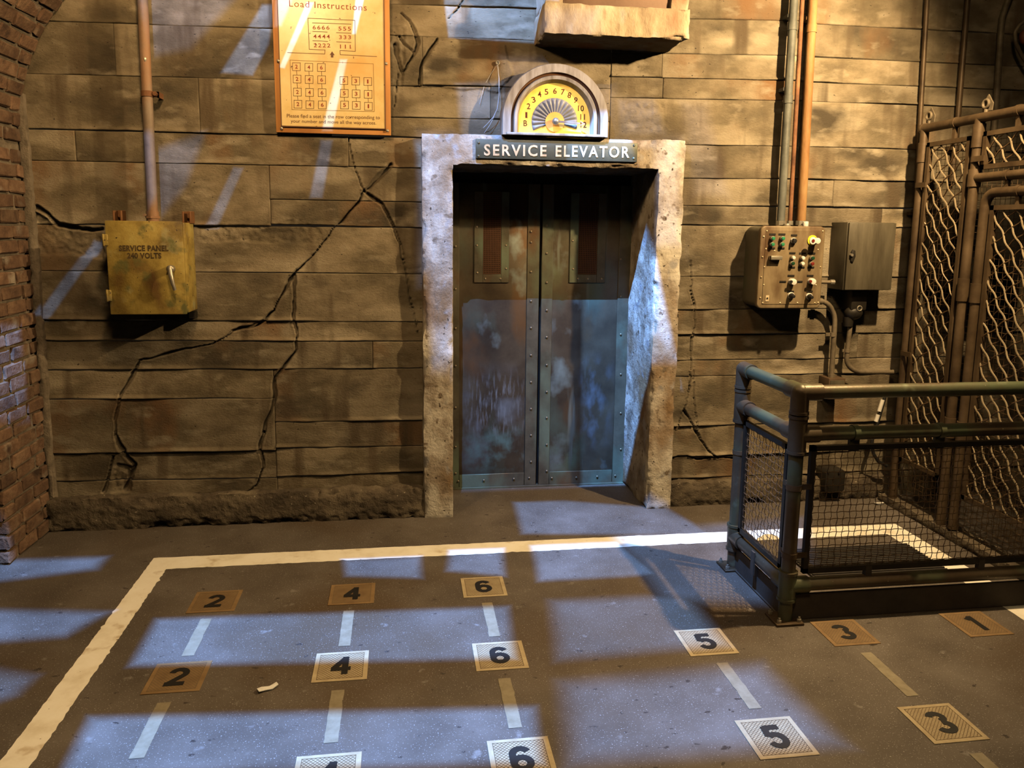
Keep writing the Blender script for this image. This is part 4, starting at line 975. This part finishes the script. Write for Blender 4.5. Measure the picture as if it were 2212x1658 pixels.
for u_, v, m_ in ((895, 1040, 'black'), (1210, 1035, 'red')):
    o = button(u_, v, .019, .036, 'white', 'white', 'illuminated_button', .9)
    p = cbp(u_, v, FY-.036); b = MB(); b.cyl(p, p+np.array([0, -.006, 0]), .008, n=16); b.build('button_lens', m_, o)
for u_, v in ((885, 1265), (1180, 1280)):
    o = button(u_, v, .019, .018, 'white', 'black', 'rotary_knob', .8)
    p = cbp(u_, v, FY-.016); b = MB(); b.cyl(p, p+np.array([.003, -.038, -.003]), .012, .009, n=14); b.build('knob_grip', 'black', o, bevel=.002)
a_ = cbp(528, 685, FY); c_ = cbp(715, 620, FY); b = MB(); b.box(a_[0], c_[0], FY-.032, FY-.018, a_[2]+.001, c_[2]); b.box(a_[0], a_[0]+.006, FY-.03, FY, a_[2]+.001, c_[2]); b.box(c_[0]-.006, c_[0], FY-.03, FY, a_[2]+.001, c_[2]); b.build('pull_handle', 'zinc', t, bevel=.002)
a_ = cbp(475, 1362, FY); c_ = cbp(535, 1262, FY); b = MB(); b.box(a_[0], c_[0], FY-.003, FY+.001, a_[2], c_[2]); o = b.build('key_plate', 'brass', t); p = cbp(507, 1310, FY-.003); b = MB(); b.cyl(p, p+np.array([0, -.003, 0]), .005, n=12); b.build('key_hole', 'black', o)
p = W(1740, 486, -.13); b = MB(); b.cyl((p[0], -.13, cz1-.01), (p[0], -.13, cz1+.028), .016, n=14); b.build('white_cap', 'white', t, bevel=.003)
p = W(1700, 486, -.12); b = MB(); b.cyl((p[0], -.12, cz1-.01), (p[0], -.12, cz1+.014), .020, n=14); b.build('top_plug', 'zinc', t, bevel=.003)
vpipe('conduit_pipe', 'dark grey thick vertical conduit, leftmost of three above the control box', 1715, 1686, 486, .023, 'greypipe', -.075, joints=(55, 210))
vpipe('conduit_pipe', 'thin rusty vertical conduit between the dark grey and ochre pipes', 1733, 1706, 486, .0125, 'rustpipe', -.075)
vpipe('conduit_pipe', 'thick ochre rusted vertical conduit, rightmost of three above the control box', 1756, 1730, 486, .026, 'ochrepipe', -.075, joints=(60,))
# stub and drop pipe from the control box
z_ = W(1785, 609, -.10)[2]; t = thing('pipe_stub', 'short conduit stub sticking out of the control box right side', 'pipe', (cx1, -.10, z_))
b = MB(); b.cyl((cx1-.01, -.10, z_), (W(1801, 609, -.1)[0], -.10, z_), .011, n=12); b.build('pipe', 'conduit', t); b = MB(); xe = W(1797, 609, -.1)[0]; b.cyl((xe-.012, -.10, z_), (xe+.014, -.10, z_), .015, n=8); b.build('end_cap', 'zinc', t)
yy = -.075; P0 = W(1771, 650, yy); P1 = W(1803, 700, yy); P2 = W(1796, 812, yy)
t = thing('conduit_pipe', 'bent conduit dropping from the control box to a small wall box', 'pipe', tuple(P2))
pts = [P0+np.array([-.03, 0, 0])]+[np.array([P0[0]+(P1[0]-P0[0])*math.sin(a_), yy, P0[2]-(P0[2]-P1[2])*(1-math.cos(a_))]) for a_ in np.linspace(0, math.pi/2, 9)]+[P2]
b = MB(); b.tube(pts, .015, 12); b.build('pipe', 'conduit', t)
pm = W(1799, 722, yy); b = MB(); b.cyl(pm-np.array([0, 0, .012]), pm+np.array([0, 0, .012]), .018, n=12); b.box(pm[0]-.045, pm[0]-.01, yy, yy+.008, pm[2]-.01, pm[2]+.01); b.build('pipe_clamp', 'conduit', t)
b = MB(); b.cyl(P0+np.array([-.015, 0, 0]), P0+np.array([.012, 0, -.002]), .020, n=12); b.build('coupling', 'conduit', t)
a_ = W(1786, 862, -.11); c_ = W(1825, 816, -.11); t = thing('junction_box', 'small rusty junction box at the foot of the bent conduit', 'electrical box', ((a_[0]+c_[0])/2, -.05, a_[2]))
b = MB(); b.box(a_[0], c_[0], -.12, -.002, a_[2], c_[2]); b.build('body', 'brownbox', t, bevel=.006); b = MB(); b.box(a_[0]+.008, c_[0]-.008, -.124, -.118, a_[2]+.012, c_[2]-.012); b.build('cover', 'cabinet', t, bevel=.002); b = MB(); b.cyl((P2[0], yy, c_[2]-.003), (P2[0], yy, c_[2]+.02), .021, n=8); b.build('lock_nut', 'conduit', t)
# dark cabinet
DCY = -.19
kx0, kx1 = W(1829, 560, DCY)[0], W(1931, 560, DCY)[0]; kz0, kz1 = W(1880, 627, DCY)[2], W(1880, 480, DCY)[2]
t = thing('dark_cabinet', 'dark metal cabinet with a latch beside the wire cage', 'cabinet', ((kx0+kx1)/2, -.1, kz0))
b = MB(); b.box(kx0, kx1, DCY+.018, -.002, kz0, kz1); b.build('body', 'cabinet', t, bevel=.004); b = MB(); b.box(kx0+.003, kx1-.002, DCY, DCY+.016, kz0+.003, kz1-.003); dr = b.build('door', 'cabinet', t, bevel=.003)
p = W(1841, 552, DCY); b = MB(); b.prism([(-.012, -.032), (.004, -.038), (.016, -.005), (.012, .028), (-.002, .036), (-.012, .02)], lambda u_, v, w: (p[0]+u_, w, p[2]+v), DCY-.010, DCY+.002); b.build('latch_recess', 'blackmetal', dr, bevel=.002); b = MB(); b.cyl(p+np.array([-.012, 0, .004]), p+np.array([-.012, -.02, .004]), .008, n=12); b.build('latch_button', 'zinc', dr)
# sensor head and its curved conduit below the cabinet
yy = -.085; p = W(1846, 664, yy); t = thing('sensor_head', 'black sensor housing with a ring lens under the dark cabinet', 'sensor', (p[0], yy, p[2]-.09))
b = MB(); b.box(p[0]-.05, p[0]+.05, yy-.045, -.002, p[2]-.012, kz0+.001); b.build('housing', 'blackmetal', t, bevel=.008); b = MB(); b.sphere((p[0]-.012, yy-.01, p[2]-.028), .055, 16, 10, (1, .8, .8)); b.build('dome', 'blackmetal', t)
b = MB(); rg = [(p[0]+.014*math.cos(a2), yy-.052, p[2]+.014*math.sin(a2)) for a2 in np.linspace(0, 2*math.pi, 21)]; b.tube(rg, .004, 6, False); b.build('lens_ring', 'zinc', t); b = MB(); b.cyl((p[0], yy-.03, p[2]), (p[0], yy-.051, p[2]), .012, n=16); b.build('lens', 'black', t)
q = W(1832, 700, yy); b = MB(); b.cyl((q[0], yy, p[2]-.055), (q[0], yy, q[2]-.012), .032, .026, n=14); b.build('gland', 'blackmetal', t)
Q0 = W(1836, 706, yy); Q1 = W(1829, 772, yy); Q2 = W(1862, 803, yy); Q3 = W(1932, 801, yy)
t = thing('conduit_pipe', 'curved dark conduit bending from the sensor toward the wire cage', 'pipe', tuple(Q1))
pts = [Q0, Q1]+[np.array([Q2[0]-(Q2[0]-Q1[0])*math.cos(a2), yy, Q1[2]-(Q1[2]-Q2[2])*math.sin(a2)]) for a2 in np.linspace(.15, math.pi/2, 9)]+[np.array([Q3[0], yy, Q2[2]-.004])]
b = MB(); b.tube(pts, .0145, 12); b.build('pipe', 'conduit', t); b = MB(); pm = W(1830, 757, yy); b.cyl(pm-np.array([0, 0, .01]), pm+np.array([0, 0, .01]), .018, n=12); b.box(pm[0]-.03, pm[0]-.008, yy, yy+.008, pm[2]-.008, pm[2]+.008); b.build('pipe_clamp', 'conduit', t)
# black outlet low on the wall
a_ = W(1779, 1064, -.11); c_ = W(1826, 1013, -.11); t = thing('wall_outlet', 'black eight sided box low on the wall seen through the railing mesh', 'electrical box', ((a_[0]+c_[0])/2, -.05, a_[2]))
x0, x1, z0, z1 = a_[0], c_[0], a_[2], c_[2]; k = .018
b = MB(); b.prism([(x0+k, z0), (x1-k, z0), (x1, z0+k), (x1, z1-k), (x1-k, z1), (x0+k, z1), (x0, z1-k), (x0, z0+k)], lambda u_, v, w: (u_, w, v), -.12, -.002); b.build('body', 'blackmetal', t, bevel=.006)
for px, py in ((1789, 1020), (1812, 1020), (1789, 1050), (1812, 1050), (1800, 1035)):
    p = W(px, py, -.12); b = MB(); b.cyl(p, p+np.array([0, -.008, 0]), .006, n=10); b.build('bolt_head', 'blackmetal', t)
# cable with white tape
yy = -.13; t = thing('black_cable', 'looping black cable with white tape bands beside the wire cage', 'cable', tuple(W(1890, 960, yy)))
cpts = [(1918, 835), (1912, 855), (1905, 880), (1895, 915), (1886, 940), (1883, 960), (1887, 980), (1897, 996), (1916, 1006)]
b = MB(); b.tube([W(*q, yy) for q in cpts], .010, 10); b.build('cable', 'black', t)
for q in (((1907, 863), (1899, 888)), ((1897, 895), (1892, 910))):
    b = MB(); b.tube([W(*q[0], yy), W(*q[1], yy)], .0125, 10); b.build('white_tape', 'white', t)
# thin rods on the wall above the cage
def rod(label, pts, r, m, y):
    P = [W(*q, y) for q in pts]; t = thing('conduit_pipe', label, 'pipe', tuple(P[-1])); b = MB(); b.tube(P, r, 12); b.build('pipe', m, t)
    pm = P[-1]*.45+P[-2]*.55
    b = MB(); b.cyl(pm-np.array([0, 0, .012]), pm+np.array([0, 0, .012]), r+.004, n=12); b.box(pm[0]-.035, pm[0], y+.001, -.001, pm[2]-.01, pm[2]+.01); b.build('pipe_clamp', m, t)
rod('thin brown wall conduit just left above the wire cage', [(2006, -60), (1985, 310), (1968, 640)], .014, 'cage', -.035)
rod('dark round rod passing behind the top rail of the cage', [(2095, -60), (2069, 260), (2056, 392)], .016, 'cage', -.05)
rod('grey wall conduit with a bent top at the far right', [(2200, -60), (2172, 15), (2164, 40), (2150, 250), (2143, 340)], .018, 'conduit', -.05)
t = thing('hanging_cable', 'looped brown cable with a red insulator at the upper right edge', 'cable', tuple(W(2195, 120, -.09)))
b = MB(); b.tube([W(*q, -.09) for q in ((2260, -20), (2222, 42), (2202, 54), (2192, 70), (2194, 92), (2206, 118), (2228, 150), (2260, 190))], .011, 10); b.build('cable', 'conduit', t)
b = MB(); q = W(2214, 80, -.07); b.sphere(q, .035, 14, 10, (1, .8, 1.25)); b.build('insulator', 'red_ins', t)

# ------------------------------------------------------------------ guard railing
RX, RYF, RYB, ZT, ZM, ZL, RR, XE = 1.615, -1.45, -.92, 1.003, .825, .163, .030, 2.90
t = thing('guard_railing', 'green brown pipe guard railing with wire mesh panels at the right front', 'railing', (RX, RYF, 0))
for y in (RYF, RYB):
    b = MB(); b.cyl((RX, y, .012), (RX, y, ZT), RR, n=20); b.build('post', 'rail', t)
for nm, z in (('top_rail', ZT), ('middle_rail', ZM), ('bottom_rail', ZL)):
    b = MB(); b.cyl((RX, RYF, z), (XE, RYF, z), RR-.001, n=20); b.build(nm, 'rail', t)
    b = MB(); b.cyl((RX, RYF, z), (RX, RYB, z), RR-.001, n=20); b.build(nm, 'rail', t)
# pipe fittings (elbows and tees with collars)
def collar(mb, p0, p1, r): mb.cyl(p0, p1, r, n=20)
for y, s_ in ((RYF, 1), (RYB, -1)):
    for z, lo, hi in ((ZT, -.085, .0), (ZM, -.075, .075), (ZL, -.06, .06)):
        b = MB(); collar(b, (RX, y, z+lo), (RX, y, z+hi), RR+.007); b.sphere((RX, y, z), RR+.0072, 18, 12)
        collar(b, (RX, y, z), (RX, y+s_*.085, z), RR+.006)
        if y == RYF: collar(b, (RX, y, z), (RX+.09, y, z), RR+.006)
        for q in ((lo,) if z == ZT else (lo, hi)): collar(b, (RX, y, z+q-.006), (RX, y, z+q+.006), RR+.010)
        b.build('pipe_fitting', 'rail', t)
for x in (W(1846, 930, RYF)[0], W(2030, 926, RYF)[0]):
    b = MB(); b.cyl((x-.012, RYF, ZM), (x+.012, RYF, ZM), RR+.004, n=20); b.box(x-.022, x+.022, RYF-.008, RYF+.008, ZM-.075, ZM-.02); b.build('panel_hanger', 'rail', t)
for x in (1.98, 2.52):
    b = MB(); b.box(x-.014, x+.014, RYF-.012, RYF+.012, ZL+.01, .235); b.build('panel_hanger', 'kick', t)
def wire_panel(fn, a0, a1, z0, z1, sp, name='wire_panel'):
    """fn(u, z, d) -> point; d is the offset across the panel"""
    b = MB(); w = .011
    for u0_, u1, c0, c1 in ((a0, a0+w*2, z0, z1), (a1-w*2, a1, z0, z1), (a0, a1, z0, z0+w*2), (a0, a1, z1-w*2, z1)):
        P = [fn(u_, z, d) for z in (c0, c1) for d in (-w, w) for u_ in (u0_, u1)]
        b.add(P, [(0, 2, 3, 1), (4, 5, 7, 6), (0, 1, 5, 4), (2, 6, 7, 3), (0, 4, 6, 2), (1, 3, 7, 5)])
    fr = b.build('panel_frame', 'blackmetal', t, smooth=0)
    b = MB(); n = int((a1-a0)/sp); m_ = int((z1-z0)/sp); r = .0016
    for i in range(1, n):
        u_ = a0+(a1-a0)*i/n
        b.tube([fn(u_+.0012*(-1)**(k//2 % 2), z0+(z1-z0)*k/(m_*2), .0026*(-1)**((k+1)//2+i)) for k in range(m_*2+1)], r, 4, False)
    for j in range(1, m_):
        z = z0+(z1-z0)*j/m_
        b.tube([fn(a0+(a1-a0)*k/(n*2), z, .0026*(-1)**((k+1)//2+j+1)) for k in range(n*2+1)], r, 4, False)
    o = b.build('wire_mesh', 'wire', fr, smooth=0, fix=False); o['kind'] = 'stuff'
wire_panel(lambda u_, z, d: (u_, RYF+d, z), RX+.062, 2.88, .215, .775, .0285)
wire_panel(lambda u_, z, d: (RX+d, u_, z), RYF+.052, RYB-.052, .21, .765, .0285)
for z in (.60, .30):
    b = MB(); b.cyl((RX, RYF, z-.012), (RX, RYF, z+.012), RR+.003, n=20); b.box(RX, RX+.075, RYF-.012, RYF-.008, z-.012, z+.012); b.box(RX-.012, RX-.008, RYF, RYF+.07, z-.012, z+.012); b.build('strap_clamp', 'cage', t)
b = MB(); b.cyl((RX, RYB, .585), (RX, RYB, .605), RR+.003, n=20); b.build('strap_clamp', 'cage', t)
b = MB(); b.box(RX-.004, RX+.004, RYF+.03, RYB-.025, .004, .118); b.box(RX-.012, RX-.004, RYF+.03, RYB-.03, .004, .010); b.build('kick_plate', 'kick', t, bevel=.002, seg=1)
b = MB(); b.box(RX+.03, XE, RYF-.004, RYF+.004, .004, .122); b.build('kick_plate', 'kick', t, bevel=.002, seg=1)
for y, s_ in ((RYF, 1), (RYB, 1)):
    b = MB(); b.box(RX-.062, RX+.062, y-.052, y+.062, 0, .012); pl = b.build('base_plate', 'cage', t, bevel=.002, seg=1)
    for dx_, dy_ in ((-.045, -.035), (.045, -.035), (-.045, .045), (.045, .045)):
        b = MB(); b.cyl((RX+dx_, y+dy_, .012), (RX+dx_, y+dy_, .024), .010, n=6); b.cyl((RX+dx_, y+dy_, .012), (RX+dx_, y+dy_, .034), .005, n=8); b.build('anchor_bolt', 'zinc', pl)
x = W(1716, 1250, RYF)[0]
b = MB(); b.box(RX-.034, RX-.026, -1.20, -1.17, .09, .2); b.build('rail_bracket', 'kick', t)

# ------------------------------------------------------------------ tall wire cage on the right
FX = 2.97
t = thing('wire_cage', 'tall brown pipe cage with crimped diamond wire at the right edge', 'fence', (FX, -.62, 0))
FE = -1.75
b = MB(); b.cyl((FX, -.19, 0), (FX, -.19, 2.25), .024, n=16); b.build('post', 'cage', t)
b = MB(); b.cyl((FX, -.62, 0), (FX, -.62, 2.25), .025, n=16); b.build('post', 'cage', t)
b = MB(); b.cyl((FX, -.175, 2.25), (FX, FE, 2.25), .025, n=16); b.sphere((FX, -.175, 2.25), .028, 14, 10); b.build('top_rail', 'cage', t)
b = MB(); b.cyl((FX, -.62, 1.945), (FX, FE, 1.945), .024, n=16); b.build('transom_rail', 'cage', t)
gp = [(FX, -.715, .06), (FX, -.715, 1.80)]+[(FX, -.78+.065*math.cos(a2), 1.80+.065*math.sin(a2)) for a2 in np.linspace(0.2, math.pi/2, 7)]+[(FX, FE, 1.865)]
b = MB(); b.tube(gp, .025, 16); b.build('gate_frame', 'cage', t)
for y, z0, z1, r in ((-.19, 2.06, 2.17, .029), (-.62, 2.10, 2.22, .031), (-.62, 1.90, 1.99, .032), (-.62, 1.30, 1.42, .031), (-.715, 1.30, 1.40, .031), (-.62, .55, .66, .031), (-.715, .55, .66, .031), (-.62, .80, .84, .033)):
    b = MB(); b.cyl((FX, y, z0), (FX, y, z1), r, n=16); b.build('pipe_fitting', 'cage', t)
for y, z in ((-.19, 1.93), (-.19, .95), (-.62, 2.04)):
    b = MB(); b.cyl((FX, y, z-.014), (FX, y, z+.014), .027, n=16); b.box(FX-.029, FX-.022, y-.085, y, z-.014, z+.014); b.build('strap_clamp', 'cage', t)
for y, zz in ((-.44, 2.25), (-.88, 2.25), (-.85, 1.945), (-1.2, 1.945), (-.93, 1.865)):
    b = MB(); b.cyl((FX, y-.011, zz), (FX, y+.011, zz), .029, n=16); b.box(FX-.008, FX+.008, y-.011, y+.011, zz-.085, zz-.02); b.build('panel_hanger', 'cage', t)
for y in (-.22, -.655):
    b = MB(); rg = [(FX-.004, y+.020*math.cos(a2), 2.315+.020*math.sin(a2)) for a2 in np.linspace(0, 2*math.pi, 19)]; b.tube(rg, .007, 8, False); b.prism([(-.032, -.035), (.032, -.035), (.036, 0), (0, .048), (-.036, 0)], lambda u_, v, w: (w, y+u_, 2.315+v), FX+.006, FX+.012); b.cyl((FX, y, 2.265), (FX, y, 2.30), .009, n=8); b.build('eye_hook', 'conduit', t)
def diamond_panel(y0, y1, z0, z1, sp, phase):
    """y0 > y1: panel from the wall side towards the camera"""
    b = MB(); w = .012
    for a0, a1, c0, c1 in ((y0, y0-.024, z0, z1), (y1+.024, y1, z0, z1), (y0, y1, z0, z0+.024), (y0, y1, z1-.024, z1)):
        b.box(FX-w, FX+w, min(a0, a1), max(a0, a1), c0, c1)
    fr = b.build('panel_frame', 'cage', t, smooth=0)
    for sg, ang in ((1, math.radians(54)), (-1, math.radians(36))):
        # direction: towards the camera (-y) going down (sg=1) or up (sg=-1)
        dy, dz = -math.cos(ang), -math.sin(ang)*sg
        ny, nz = -dz, dy
        c = [ny*y+nz*z for y in (y0, y1) for z in (z0, z1)]
        k = math.ceil(min(c)/sp)
        while k*sp < max(c):
            o_ = (ny*k*sp, nz*k*sp); lo, hi = -1e9, 1e9
            for ax_, d_, m0, m1 in ((o_[0], dy, y1+.012, y0-.012), (o_[1], dz, z0+.012, z1-.012)):
                a_, c_ = (m0-ax_)/d_, (m1-ax_)/d_; lo = max(lo, min(a_, c_)); hi = min(hi, max(a_, c_))
            if hi-lo > .04:
                n_ = max(4, int((hi-lo)/(sp/4))); pts = []
                for i in range(n_+1):
                    s_ = lo+(hi-lo)*i/n_; wv = math.cos(math.pi*s_/sp+phase); q = .0034*wv
                    pts.append((FX-.0032*sg*wv-.001*sg, o_[0]+dy*s_+ny*q, o_[1]+dz*s_+nz*q))
                b = MB(); b.tube(pts, .0042 if sg == 1 else .0034, 5, False); b.build('mesh_wire', 'fencewire' if sg == 1 else 'wire', fr, smooth=60, fix=False)  # rising wires get the darker material, so their shade is in the colour
            k += 1
diamond_panel(-.235, -.575, .30, 2.165, .064, 0)
diamond_panel(-.668, -1.55, 1.985, 2.175, .064, .5)
diamond_panel(-.765, -1.55, .25, 1.80, .064, 1.0)
# fine square mesh lining
b = MB(); LXF = FX+.075; sp = .034; r = .0013
for i in range(int(1.36/sp)+1): y = -.215-sp*i; b.cyl((LXF, y, .1), (LXF, y, 2.17), r, n=4, caps=False)
for j in range(int(2.06/sp)+1): z = .1+sp*j; b.cyl((LXF+.002, -.215, z), (LXF+.002, -1.57, z), r, n=4, caps=False)
o = b.build('fine_mesh', 'wire', t, smooth=0, fix=False); o['kind'] = 'stuff'
cu = structE('trim_3')
rough_box('curb', FX-.03, FX+.09, -2.4, -.08, -.01, .05, .014, .006, 8, 'plinth', cu, .012, .004)
# dark box added inside the cage for a dark area against the wall
b = MB(); b.box(3.16, 3.62, -.26, -.01, 1.33, 1.80); o = b.build('dark_box', 'blackmetal', bevel=.006)
tag(o, 'dark box on the wall inside the wire cage', 'cabinet')
